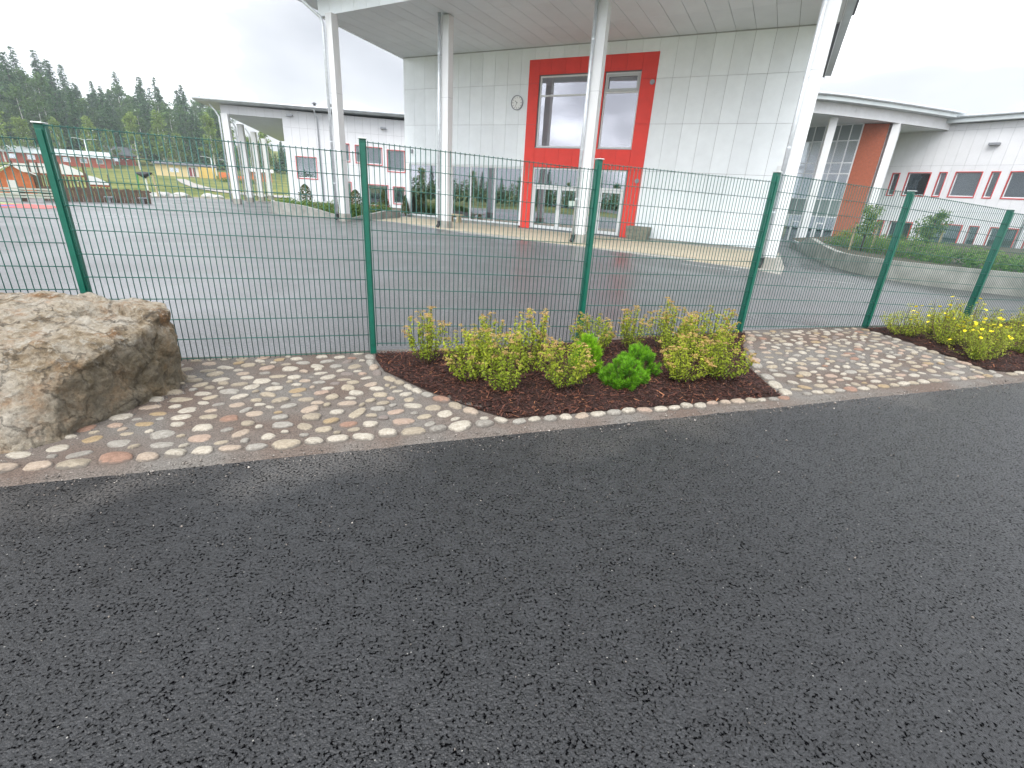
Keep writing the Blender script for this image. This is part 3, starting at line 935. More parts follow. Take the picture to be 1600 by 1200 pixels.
def rain_drops():
    rs = np.random.RandomState(5)
    ph = [(math.cos(a) * math.cos(b), math.sin(a) * math.cos(b), math.sin(b)) for b in (-1.0, -.3, .4, 1.1) for a in np.arange(0, 6.28, 1.0472)]
    base = np.array(ph + [(0, 0, -1), (0, 0, 1.3)]); n = 6
    f = [(r_ * n + k, r_ * n + (k + 1) % n, (r_ + 1) * n + (k + 1) % n) for r_ in range(3) for k in range(n)] + [(r_ * n + k, (r_ + 1) * n + (k + 1) % n, (r_ + 1) * n + k) for r_ in range(3) for k in range(n)]
    f += [(24, (k + 1) % n, k) for k in range(n)] + [(25, 18 + k, 18 + (k + 1) % n) for k in range(n)]
    V, F = [], []
    for (s0, s1, z0, z1) in panels[:5]:
        for k in (0, 1, 2, 3):
            for q in range(int([26, 30, 22, 10][k])):
                s_ = rs.uniform(s0 + .05, s1 - .05); z = z0 + (z1 - z0) * (s_ - s0) / (s1 - s0) - .2 * k - .0065
                F.append(np.array(f) + len(V) * 26); V.append(base * rs.uniform(.0028, .0046) + [s_, -.047, z])
    tag(npmesh("rain_drops", np.concatenate(V), np.concatenate(F), "rain_water", fence, smooth=True), kind="stuff")
mat("rain_water", (1, 1, 1), rough=.02)
MATS["rain_water"].node_tree.nodes["Principled BSDF"].inputs["Transmission Weight"].default_value = 1.0
MATS["rain_water"].node_tree.nodes["Principled BSDF"].inputs["IOR"].default_value = 1.33
rain_drops()

# ---------------------------------------------------------------- building helpers (local x along the wall, y into the building)
def clad(parent_name, root, x0, x1, rows, cw, holes, material, depth=.03, yf=-.03, gap=.010, name="cladding_panel", phase=0.0):
    wall = MB()
    rects = [(x0, x1, rows[0], rows[-1])]
    for h in holes: rects = minus(rects, h)
    for (a, b, c, d) in rects: wall.box(a, .0, c, b, .25, d)
    w = wall.build(parent_name, "wall_backing", root)
    xs = [x0]
    x = x0 + (cw - phase % cw if phase else cw)
    while x < x1 - .08: xs.append(x); x += cw
    xs.append(x1)
    for i in range(len(xs) - 1):
        for j in range(len(rows) - 1):
            rr = [(xs[i] + gap / 2, xs[i + 1] - gap / 2, rows[j] + gap / 2, rows[j + 1] - gap / 2)]
            for h in holes: rr = minus(rr, h)
            if not rr: continue
            for (a, b, c, d) in rr: MB().box(a, yf, c, b, yf + depth - .003, d).build(name, material, w)
    return w
def window(root, x0, x1, z0, z1, fr=.05, yf=.02, frame="white_aluminium", glass="window_glass", mull=(), trans=(), trim=None, sill=True, back=None, name="window", depth=.09):
    m = MB()
    e = .004
    m.box(x0 + e, yf, z0 + e, x0 + fr, yf + depth, z1 - e); m.box(x1 - fr, yf, z0 + e, x1 - e, yf + depth, z1 - e)
    m.box(x0 + fr, yf, z0 + e, x1 - fr, yf + depth, z0 + fr); m.box(x0 + fr, yf, z1 - fr, x1 - fr, yf + depth, z1 - e)
    for c in mull: m.box(c - fr * .5, yf + .002, z0 + fr, c + fr * .5, yf + depth - .002, z1 - fr)
    w = m.build(name, frame, root)
    for (c, a, b) in trans:
        MB().box(a, yf + .004, c - fr * .5, b, yf + depth - .004, c + fr * .5).build("transom", frame, w)
    xs = [x0 + fr] + [c for c in mull] + [x1 - fr]
    for i in range(len(xs) - 1):
        a = xs[i] + (fr * .5 if i else 0); b = xs[i + 1] - (fr * .5 if i < len(xs) - 2 else 0)
        cuts = [z0 + fr] + sorted([c for (c, p, q) in trans if p <= (a + b) / 2 <= q]) + [z1 - fr]
        for j in range(len(cuts) - 1):
            za = cuts[j] + (fr * .5 if j else 0); zb = cuts[j + 1] - (fr * .5 if j < len(cuts) - 2 else 0)
            MB().box(a + .002, yf + .035, za + .002, b - .002, yf + .047, zb - .002).build("pane", glass, w)
    if sill:
        MB().add([(x0 - .03, -.075, z0 - .035), (x1 + .03, -.075, z0 - .035), (x1 + .03, yf + .02, z0 - .005), (x0 - .03, yf + .02, z0 - .005),
                  (x0 - .03, -.075, z0 - .02), (x1 + .03, -.075, z0 - .02), (x1 + .03, yf + .02, z0 + .003), (x0 - .03, yf + .02, z0 + .003)],
                 [(0, 3, 2, 1), (4, 5, 6, 7), (0, 1, 5, 4), (1, 2, 6, 5), (2, 3, 7, 6), (3, 0, 4, 7)]).build("sill", trim or "grey_aluminium", w)
    if trim:
        t_ = .05
        tm = MB()
        tm.box(x0 - t_, -.055, z0 - .03, x0, .018, z1 + t_); tm.box(x1, -.055, z0 - .03, x1 + t_, .018, z1 + t_)
        tm.box(x0, -.055, z1, x1, .018, z1 + t_); tm.box(x0 - t_, -.060, z0 - .03 - t_ * 1.3, x1 + t_, .018, z0 - .032)
        tm.build("trim", trim, w)
    if back:
        bx = MB().box(x0, yf + .20, z0, x1, yf + .23, z1).build("blind", back, w)
        # folds of the blind
        f_ = MB(); xx = x0 + .06
        while xx < x1 - .08:
            f_.box(xx, yf + .185, z0 + .05, xx + .07, yf + .198, z1 - .02); xx += .10
        if back == "blind": f_.build("blind_slats", "blind", w)
    return w
def downpipe(root, pts, r_=.1, shoe=True, rings=()):
    p = MB().tube(pts, r_, 14).build("downpipe", "galvanised", root, smooth=True)
    for z in rings:
        x, y = pts[-1][0], pts[-1][1]
        MB().tube([(x, y, z), (x, y, z + .05)], r_ * 1.10, 14).build("pipe_collar", "galvanised", p, smooth=False)
    if shoe:
        x, y, z = pts[-1]
        MB().tube([(x, y, z + .02), (x, y, z - .10), (x - .03, y - .08, z - .24)], [r_ * 1.25, r_ * 1.25, r_ * 1.2], 12).build("pipe_shoe", "black_rubber", p)
    return p

# ---------------------------------------------------------------- main hall
MO, MA = (4.8, 24.2), R(-27)
hall = empty("school_hall", (MO[0], MO[1], 0), MA, "tall white panelled school hall with red entrance surround and columned canopy", "building")
X0, X1 = -13.2, 6.55
ROWS = [0.10, 2.97, 4.87, 6.60, 8.08]
RED = (-5.50, .62, .0, 7.58)
LOW1, LOW2 = (-12.93, -10.98, .14, 2.92), (-9.96, -5.58, .14, 2.92)
hw = clad("facade_wall", hall, X0, X1, ROWS, .725, [LOW1, LOW2, RED], "white_panel")
MB().box(X0, -.06, -.02, LOW1[0], .25, .095).build("plinth", "concrete", hall)
MB().box(LOW1[1], -.06, -.02, LOW2[0], .25, .095).build("plinth", "concrete", hall)
MB().box(LOW1[0], -.05, -.02, LOW1[1], .25, .13).build("plinth", "concrete", hall)
MB().box(LOW2[0], -.05, -.02, LOW2[1], .25, .13).build("plinth", "concrete", hall)
MB().box(RED[1], -.06, -.30, X1, .25, .095).build("plinth", "concrete", hall)
# red surround: backing and separate red panels
WINA, WINB, DOORS = (-4.90, -1.90, 3.87, 6.91), (-1.66, -.04, 3.87, 6.91), (-4.95, -.10, .06, 2.96)
rs_ = MB()
rects = [RED]
for h in (WINA, WINB, DOORS): rects = minus(rects, h)
for (a, b, c, d) in rects: rs_.box(a, .0, c, b, .25, d)
red = rs_.build("red_surround", "wall_backing", hall)
def redp(a, b, c, d):
    MB().box(a + .005, -.055, c + .005, b - .005, -.004, d - .005).build("red_panel", "red_panel", red)
for i in range(4):
    z0, z1 = [.02, 2.97, 4.87, 6.60][i], [2.97, 4.87, 6.60, 7.58][i]
    redp(RED[0], -4.95, z0, z1); redp(-.05, RED[1], z0, z1)
xs = [-4.95, -4.35, -3.63, -2.9, -2.18, -1.46, -.74, -.05]
for i in range(len(xs) - 1):
    redp(xs[i], xs[i + 1], 2.975, 3.84); redp(xs[i], xs[i + 1], 6.945, 7.58)
redp(-1.89, -1.67, 3.85, 6.93)
window(hall, *WINA, trans=[(6.09, -4.9, -1.9)], fr=.07)
wb_ = window(hall, *WINB, trans=[(6.14, -1.66, -.04)], fr=.07)
vs_ = MB()
vs_.box(-1.59, -.02, 6.18, -.11, .018, 6.28); vs_.box(-1.59, -.02, 6.74, -.11, .018, 6.84); vs_.box(-1.59, -.02, 6.28, -1.49, .018, 6.74); vs_.box(-.21, -.02, 6.28, -.11, .018, 6.74)
vs_.build("vent_sash", "grey_aluminium", wb_)
# framed vent sash above the right-hand pane
window(hall, LOW1[0], LOW1[1], LOW1[2], LOW1[3], fr=.06, sill=True)
window(hall, LOW2[0], LOW2[1], LOW2[2], LOW2[3], fr=.06, mull=(-8.72, -7.18), sill=True)
# entrance: transom lights over a pair of doors, a middle light and a single door
df = MB()
dx0, dx1, dz1 = DOORS[0], DOORS[1], DOORS[3]
for c in (dx0 + .03, -3.42 + 1.55, -1.35, dx1 - .03): df.box(c - .03, .02, .06, c + .03, .12, dz1 - .02)
df.box(dx0, .022, dz1 - .06, dx1, .118, dz1); df.box(dx0, .022, 2.08, dx1, .118, 2.17)
ent = df.build("door_frame", "white_aluminium", hall)
for a, b in ((dx0 + .06, -1.90), (-1.84, -1.38), (-1.32, dx1 - .06)):
    MB().box(a + .002, .06, 2.172, b - .002, .072, dz1 - .062).build("pane", "window_glass", ent)
MB().box(-1.838, .06, .08, -1.382, .072, 2.078).build("pane", "window_glass", ent)
def door(a, b, hx, low=False, notice=False):
    m = MB(); w_ = .11
    m.box(a, .03, .07, a + w_, .10, 2.07); m.box(b - w_, .03, .07, b, .10, 2.07)
    m.box(a + w_, .03, .07, b - w_, .10, .22); m.box(a + w_, .03, 1.96, b - w_, .10, 2.07)
    d = m.build("door", "white_aluminium", hall)
    MB().box(a + w_ + .002, .058, .222, b - w_ - .002, .070, 1.958).build("pane", "window_glass", d)
    MB().tube([(hx, .03, 1.05), (hx, -.04, 1.05), (hx, -.04, 1.35), (hx, .03, 1.35)], .015, 8).build("handle", "grey_aluminium", d, smooth=True)
    if low: MB().box(a + w_ + .01, .0745, .24, b - w_ - .01, .086, 1.0).build("lower_panel", "room_green", d)
    if notice:
        MB().box(a + .50, .05, 1.22, a + .73, .0565, 1.50).build("notice", "paper", d)
        MB().box(a + .76, .05, 1.27, a + .90, .0565, 1.50).build("notice", "paper", d)
door(dx0 + .07, -3.42, -3.50)
door(-3.41, -1.91, -3.33, notice=True)
door(-1.31, dx1 - .07, -1.24, low=True)
MB().tube([(.48, -.055, 6.46), (.48, -.11, 6.46)], .10, 16).build("vent", "clock_rim", hall)
MB().tube([(.43, -.055, 2.54), (.43, -.11, 2.54)], .10, 16).build("vent", "clock_rim", hall)
# small wall boxes and lamps
MB().box(6.05, -.12, 3.0, 6.2, -.031, 3.35).build("wall_box", "white_aluminium", hall)
MB().box(-12.75, -.10, 3.45, -12.62, -.031, 3.65).build("wall_lamp", "clock_rim", hall)
# the room behind the glass, with a few furnishings
room = MB()
room.box(X0 + .3, .3, -.05, X1 - .2, 6.0, .10)
rm = room.build("hall_floor", "room_floor", hall)
MB().box(X0 + .3, 6.0, .1, X1 - .2, 6.2, 8.0).build("back_wall", "room_wall", hall)
MB().box(X0 + .05, .26, .1, X0 + .28, 6.2, 8.0).build("side_wall", "room_wall", hall)
MB().box(X1 - .19, .26, .1, X1 - .02, 6.2, 8.0).build("side_wall", "room_wall", hall)
MB().box(X0 + .3, .3, 3.05, X1 - .2, 6.0, 3.35).build("floor_slab", "dark_interior", hall)
MB().box(X0 + .3, .3, 7.75, X1 - .2, 6.0, 7.98).build("ceiling", "dark_interior", hall)
for x in (-9.2, -7.6, -6.2):
    fur = MB(); fur.box(x, 2.0, .45, x + 1.2, 2.5, .52); fur.box(x + .05, 2.05, .1, x + .1, 2.45, .45); fur.box(x + 1.1, 2.05, .1, x + 1.15, 2.45, .45)
    fur.build("indoor_table", "room_red", hall)
for x in (-12.2, -6.0, -4.2, -.9):
    MB().box(x, 1.4, .1, x + .35, 1.75, .75).build("stool", "room_green", hall)

# canopy: columns, downpipes, soffit, fascia, roof
def front(s): return -6.5 + (s + 12.2) / 19.5 * -1.1
PIPES = [(-11.60, -6.87), (-6.95, -5.25), (-.36, -5.42), (6.42, -7.07)]
for i, (s, y) in enumerate(PIPES):
    cx, cy = s + .20, y + .28
    w_ = .175
    c = MB().box(cx - w_, cy - w_, .34, cx + w_, cy + w_, 8.04).build("column", "column_white", hall, bevel=.012)
    MB().box(cx - w_ - .03, cy - w_ - .03, -.02, cx + w_ + .03, cy + w_ + .03, .335).build("footing", "concrete", c, bevel=.015)
    for z in (2.6, 5.2):
        MB().box(cx - w_ - .002, cy - w_ - .002, z, cx + w_ + .002, cy + w_ + .002, z + .014).build("joint", "grey_aluminium", c)
    pts = [(s - 1.1, y - 1.3, 8.95), (s - .75, y - .9, 8.62), (s - .05, y - .05, 7.86), (s, y, 7.6), (s, y, .30)] if i == 0 else [(s, y, 8.3), (s, y, .30)]
    downpipe(hall, pts, .062, rings=(1.6, 3.3, 5.0, 6.7))
SOF = [(X0, 0.0), (-12.2, front(-12.2)), (6.95, front(6.95)), (6.95, 0.0)]
sof = MB(); sof.prism([(X0 - .0, .22), (-12.2, front(-12.2)), (6.95, front(6.95)), (6.95, .22)], 8.115, 8.16)
so = sof.build("soffit", "wall_backing", hall)
x = X0
while x < 6.95:
    for (ya, yb) in ((-2.45, -.045), (-4.9, -2.45), (-7.7, -4.9)):
        q = [(x + .005, ya + .005), (min(x + .72, 6.95) - .005, ya + .005), (min(x + .72, 6.95) - .005, yb - .005), (x + .005, yb - .005)]
        for i in range(4):
            (ax, ay), (bx_, by) = SOF[i], SOF[(i + 1) % 4]
            q = clip_half(q, -(by - ay), (bx_ - ax), (by - ay) * ax - (bx_ - ax) * ay)
            if len(q) < 3: break
        if len(q) >= 3: MB().prism(q, 8.085, 8.112).build("soffit_panel", "soffit_grey", so)
    x += .725
MB().box(X0 + .01, -.040, 8.05, 6.93, -.031, 8.083).build("shadow_joint", "grey_aluminium", hall)
fm = MB()
def strip(m, a, b, z0, z1, th):
    d = Vector((b[0] - a[0], b[1] - a[1])).normalized(); n = Vector((-d.y, d.x))
    m.prism([a, b, (b[0] + n.x * th, b[1] + n.y * th), (a[0] + n.x * th, a[1] + n.y * th)], z0, z1)
E1, E2 = (-12.2, front(-12.2)), (6.95, front(6.95))
fas = MB(); strip(fas, (E1[0], E1[1]), E2, 8.17, 8.80, .1); strip(fas, (X0, .2), E1, 8.17, 8.80, .1); strip(fas, E2, (6.95, 9), 8.17, 8.80, .1)
fa = fas.build("fascia", "wall_backing", hall)
def fpan(a, b, n):
    for i in range(n):
        p = (a[0] + (b[0] - a[0]) * i / n, a[1] + (b[1] - a[1]) * i / n); q = (a[0] + (b[0] - a[0]) * (i + 1) / n, a[1] + (b[1] - a[1]) * (i + 1) / n)
        d = Vector((q[0] - p[0], q[1] - p[1])).normalized()
        p = (p[0] + d.x * .006, p[1] + d.y * .006); q = (q[0] - d.x * .006, q[1] - d.y * .006)
        m = MB(); strip(m, (p[0] + d.y * .03, p[1] - d.x * .03), (q[0] + d.y * .03, q[1] - d.x * .03), 8.03, 8.80, .024)
        m.build("fascia_panel", "white_panel", fa)
fpan(E1, E2, 27); fpan((X0, 0), E1, 9); fpan(E2, (6.95, 9), 16)
OV = [(-14.3, 8.0), (-14.5, 0), (-13.5, front(-13.5) - 1.3), (7.30, front(7.30) - 1.3), (7.30, 12.0)]
rf = MB().prism(OV, 8.81, 9.10).build("roof", "roof_metal", hall)
MB().prism([(-13.7, 8), (-13.7, 0), (-12.7, front(-13) - .6), (7.4, front(8) - .6), (7.4, 3.0)], 9.102, 9.35).build("roof_deck", "dark_roof", rf)
gm = MB(); gm.tube([(-13.5, front(-13.5) - 1.36, 9.0), (7.30, front(7.30) - 1.36, 9.0)], .08, 10); gm.build("gutter", "galvanised", rf, smooth=True)
# flanks and the rest of the volume
MB().box(X0, .26, 0, X0 + .04, 7, 8.8).build("side_wall", "white_panel", hall)
MB().box(X1 - .015, .26, -.3, X1, 7, 8.8).build("side_wall", "white_panel", hall)
MB().box(X0 + .3, 6.3, 0, X1 - .3, 7, 8.7).build("core", "white_panel", hall)

# clock on the facade
ck = empty("wall_clock", (0, 0, 0), 0, "round white wall clock beside the red surround", "clock")
def hloc(s, y, z):
    return (MO[0] + s * math.cos(MA) - y * math.sin(MA), MO[1] + s * math.sin(MA) + y * math.cos(MA), z)
ck.location, ck.rotation_euler = hloc(-6.06, -.03, 5.82), (0, 0, MA)
MB().tube([(0, -.001, 0), (0, -.05, 0)], .30, 32).build("face", "clock_face", ck)
rim = MB()
for k in range(32):
    a, b = 2 * math.pi * k / 32, 2 * math.pi * (k + 1) / 32
    rim.add([(math.cos(q) * r_, y, math.sin(q) * r_) for q in (a, b) for r_ in (.285, .325) for y in (-.075, 0)], [(0, 1, 5, 4), (2, 6, 7, 3), (0, 4, 6, 2), (1, 3, 7, 5)])
rim.build("rim", "clock_rim", ck)
for k in range(12):
    a = R(30 * k)
    l = .05 if k % 3 else .07
    c0, c1 = .265, .265 - l
    d, e = Vector((math.sin(a), 0, math.cos(a))), Vector((math.cos(a), 0, -math.sin(a))) * .008
    MB().add([d * c0 - e + Vector((0, -.053, 0)), d * c0 + e + Vector((0, -.053, 0)), d * c1 + e + Vector((0, -.053, 0)), d * c1 - e + Vector((0, -.053, 0))], [(0, 3, 2, 1)]).build("hour_mark", "black_paint", ck)
for nm, a, l, w_ in (("hour_hand", -52, .15, .013), ("minute_hand", 205, .22, .009)):
    d, e = Vector((math.sin(R(a)), 0, math.cos(R(a)))), Vector((math.cos(R(a)), 0, -math.sin(R(a)))) * w_
    MB().add([-d * .03 - e + Vector((0, -.058, 0)), -d * .03 + e + Vector((0, -.058, 0)), d * l + e * .6 + Vector((0, -.058, 0)), d * l - e * .6 + Vector((0, -.058, 0))], [(0, 3, 2, 1)]).build(nm, "black_paint", ck)

# paved apron under the canopy: kerb-high slab with pavers
AP = [(-5.6, 24.3), (-5.37, 23.83), (-2.44, 21.07), (1.63, 18.51), (4.82, 16.3), (6.99, 14.53), (7.35, 13.75), (8.4, 15.6), (10.9, 20.9), (10.55, 21.25), (-7.0, 30.05), (-9.5, 26.5)]
ap = tag(MB().prism(AP, -.05, .012).build("apron", "concrete"), kind="structure")
cnt = 0
for i in range(-16, 12):
    for j in range(-9, 0):
        s0, y0_ = i * .9 + .45 * (j % 2), j * .9
        q = [hloc(s0 + .006, y0_ + .006, 0)[:2], hloc(s0 + .894, y0_ + .006, 0)[:2], hloc(s0 + .894, y0_ + .894, 0)[:2], hloc(s0 + .006, y0_ + .894, 0)[:2]]
        if all(inside(p, AP) and edge_dist(p, AP) > .02 for p in q):
            MB().prism(q, .013, .030 + rnd.uniform(0, .003)).build("paver", "apron_paver", ap); cnt += 1
# faded line on the yard
def yline(a, b, w_):
    d = Vector((b[0] - a[0], b[1] - a[1])).normalized(); n = Vector((-d.y, d.x)) * w_
    o = MB().add([(a[0] + n.x, a[1] + n.y, tz(*a) + .005), (a[0] - n.x, a[1] - n.y, tz(*a) + .005), (b[0] - n.x, b[1] - n.y, tz(*b) + .005), (b[0] + n.x, b[1] + n.y, tz(*b) + .005)], [(0, 1, 2, 3)]).build("line_marking", "line_paint")
    tag(o, kind="structure")
yline((4.9, 14.9), (6.3, 14.1), .05)
yline((7.9, 13.2), (8.9, 12.9), .04)

# wooden planter box and bench by the entrance
pb = empty("planter_box", hloc(.98, -.62, .03), MA, "weathered grey wooden planter box right of the entrance doors", "planter")
for k in range(4):
    z0, z1 = .02 + k * .14, .15 + k * .14
    g = .02 * k
    m = MB(); m.box(-.45 - g, -.33 - g, z0, .45 + g, -.29 - g, z1); m.box(-.45 - g, .29 + g, z0, .45 + g, .33 + g, z1); m.box(-.45 - g, -.29 - g, z0, -.41 - g, .29 + g, z1); m.box(.41 + g, -.29 - g, z0, .45 + g, .29 + g, z1)
    m.build("board", "pot_wood", pb)
MB().box(-.43, -.30, .05, .43, .30, .50).build("soil", "garden_soil", pb)
bn = empty("low_bench", hloc(-9.0, -1.0, .03), MA, "small low wooden bench in front of the ground floor glass", "bench")
MB().box(-.45, -.2, .36, .45, .2, .42).build("seat", "bench_wood", bn, bevel=.01)
for s in (-.32, .2): MB().box(s, -.17, 0, s + .10, .17, .36).build("leg", "bench_wood", bn)

# ---------------------------------------------------------------- left wing
LO, LA = (-19.75, 42.86), R(12)
lw = empty("left_wing", (LO[0], LO[1], 0), LA, "low white school wing with portico on the left behind the hall", "building")
LWIN = [(.77, 2.31, 1.85, 3.42), (4.43, 5.0, 3.36, 4.64), (5.53, 5.89, 3.33, 4.60), (6.40, 7.64, 3.28, 4.53), (8.12, 9.51, 2.83, 4.43), (4.43, 5.0, .0, 1.70), (6.43, 8.05, .0, 1.62), (8.52, 9.47, .25, 1.56)]
clad("front_wall", lw, 0, 14, [-.7, 3.05, 5.55, 6.75], .62, LWIN, "wing_panel")
for w_ in LWIN:
    window(lw, *w_, fr=.05, trim="red_trim", sill=False, back="blind" if w_[0] > 3 else "room_green", glass="tinted_glass", yf=.08)
MB().box(0, .26, -.9, .25, 18, 6.7).build("side_wall", "wing_panel", lw)
MB().box(.26, .9, -.9, 14, 18, 6.6).build("core", "dark_interior", lw)
bm_ = MB(); bm_.box(-4.45, 0, 6.13, 0, .28, 6.75); bmo = bm_.build("portico_beam", "wall_backing", lw)
for i in range(7):
    MB().box(-4.45 + i * .636 + .006, -.03, 6.12, -4.45 + (i + 1) * .636 - .006, -.004, 6.74).build("cladding_panel", "wing_panel", bmo)
MB().add([(-4.45, .28, 6.14), (.0, .28, 6.14), (.0, 17.5, 5.55), (-4.45, 17.5, 5.55), (-4.45, .28, 6.2), (.0, .28, 6.2), (.0, 17.5, 5.61), (-4.45, 17.5, 5.61)],
         [(0, 3, 2, 1), (4, 5, 6, 7), (0, 1, 5, 4), (1, 2, 6, 5), (2, 3, 7, 6), (3, 0, 4, 7)]).build("soffit", "soffit_grey", lw)
def l2w(x, y): return (LO[0] + x * math.cos(LA) - y * math.sin(LA), LO[1] + x * math.sin(LA) + y * math.cos(LA))
def w2l(x, y):
    dx, dy = x - LO[0], y - LO[1]; return (dx * math.cos(LA) + dy * math.sin(LA), -dx * math.sin(LA) + dy * math.cos(LA))
for (x, y, zt_) in ((-23.8, 41.9, 6.13), (-26.0, 48, 6.0), (-27.5, 53, 5.85), (-29.0, 58, 5.62)):
    lx, ly = w2l(x, y)
    c = MB().box(lx - .24, ly - .24, tz(x, y) + .40, lx + .24, ly + .24, zt_ - .0 if ly < .5 else zt_ - .02).build("column", "column_white", lw, bevel=.015)
    MB().box(lx - .27, ly - .27, tz(x, y) - .1, lx + .27, ly + .27, tz(x, y) + .395).build("footing", "concrete", c)
    MB().tube([(lx - .9, ly - .35, zt_ + .55), (lx - .55, ly - .32, zt_ + .1), (lx - .34, ly - .32, zt_ - .3), (lx - .34, ly - .32, tz(x, y) + .1)], .06, 8).build("downpipe", "galvanised", c, smooth=True)
ro = MB().add([(-6.0, -.9, 6.80), (14, -.9, 7.02), (14, 18, 6.6), (-6.0, 18, 6.5), (-6.0, -.9, 6.98), (14, -.9, 7.20), (14, 18, 6.9), (-6.0, 18, 6.8)],
              [(0, 3, 2, 1), (4, 5, 6, 7), (0, 1, 5, 4), (1, 2, 6, 5), (2, 3, 7, 6), (3, 0, 4, 7)]).build("roof", "roof_metal", lw)
MB().tube([(-6.0, -.98, 6.93), (14, -.98, 7.15)], .085, 8).build("gutter", "galvanised", ro, smooth=True)
for sx in (2.45, 3.75):
    MB().tube([(sx, .6, 7.0), (sx, .6, 7.45), (sx, .6, 7.46), (sx, .6, 7.56)], [.10, .10, .22, .05], 10).build("roof_vent", "dark_roof", ro)
downpipe(lw, [(2.6, -.9, 6.95), (2.62, -.4, 6.55), (2.66, -.12, 6.3), (2.68, -.12, .1)], .055, shoe=False)
for (x, z) in ((.62, 6.38), (7.85, 6.05)):
    MB().box(x - .22, -.30, z - .06, x + .22, -.031, z + .06).build("wall_lamp", "clock_rim", lw)

# curved planter with hedge and clipped shrubs in front of the left wing
def smooth_line(pts, n=8):
    out = []
    for i in range(len(pts) - 1):
        p0, p1, p2, p3 = pts[max(i - 1, 0)], pts[i], pts[i + 1], pts[min(i + 2, len(pts) - 1)]
        for k in range(n):
            t_ = k / n
            out.append(tuple(.5 * ((2 * p1[j]) + (-p0[j] + p2[j]) * t_ + (2 * p0[j] - 5 * p1[j] + 4 * p2[j] - p3[j]) * t_ ** 2 + (-p0[j] + 3 * p1[j] - 3 * p2[j] + p3[j]) * t_ ** 3) for j in range(len(p1))))
    out.append(pts[-1]); return out
def wall_ribbon(name, pts, th, material, parent):       # pts (x, y, top z)
    m = MB(); P = [Vector((p[0], p[1])) for p in pts]
    vs = []
    for i, p in enumerate(P):
        d = (P[min(i + 1, len(P) - 1)] - P[max(i - 1, 0)]).normalized(); n = Vector((-d.y, d.x)) * th
        for q, z in ((p, tz(*p) - .12), (p, pts[i][2]), (p + n, pts[i][2]), (p + n, tz(*p) - .12)): vs.append((q.x, q.y, z))
    fs = []
    for i in range(len(P) - 1):
        for k in range(3): fs.append((4 * i + k, 4 * (i + 1) + k, 4 * (i + 1) + k + 1, 4 * i + k + 1))
    fs += [(0, 1, 2, 3), tuple(4 * (len(P) - 1) + k for k in (3, 2, 1, 0))]
    m.add(vs, fs); return m.build(name, material, parent)
lp = empty("planter_wall", (0, 0, 0), 0, "wavy concrete planter wall below the left wing", "planter")
LP = smooth_line([(-17.0, 34.0, .30), (-15.0, 30.0, .42), (-13.4, 27.0, .52), (-11.2, 25.6, .45), (-9.6, 24.9, .22), (-8.6, 24.6, .08), (-7.8, 25.3, .25), (-7.2, 26.8, .42), (-6.9, 28.3, .42)])
wall_ribbon("wall", LP, .2, "planter_concrete", lp)
pl_ = [(p[0], p[1]) for p in LP] + [(-8.0, 30.5), (-9.0, 40), (-17, 41)]
MB().add([(x, y, .05) for x, y in pl_], [tuple(range(len(pl_)))]).build("soil", "garden_soil", lp)

# ---------------------------------------------------------------- leafy things
def leaf_cloud(name, material, parent, centers, normals, size, tone, rs, aspect=.55, seedy=1.0):
    n = len(centers)
    a = rs.normal(0, 1, (n, 3)); a -= (a * normals).sum(1)[:, None] * normals * .75
    a /= np.linalg.norm(a, axis=1)[:, None] + 1e-9
    b = np.cross(a, normals + rs.normal(0, .35, (n, 3))); b /= np.linalg.norm(b, axis=1)[:, None] + 1e-9
    L_ = (size * rs.uniform(.7, 1.3, n))[:, None] if np.isscalar(size) else (size * rs.uniform(.75, 1.25, n))[:, None]
    bend = normals * L_ * .12
    v = np.stack([centers - a * L_ * .5, centers + b * L_ * aspect * .5 + bend, centers + a * L_ * .5, centers - b * L_ * aspect * .5 + bend], 1).reshape(-1, 3)
    f = np.arange(n * 4).reshape(n, 4)
    return npmesh(name, v, f, material, parent, tone=tone)
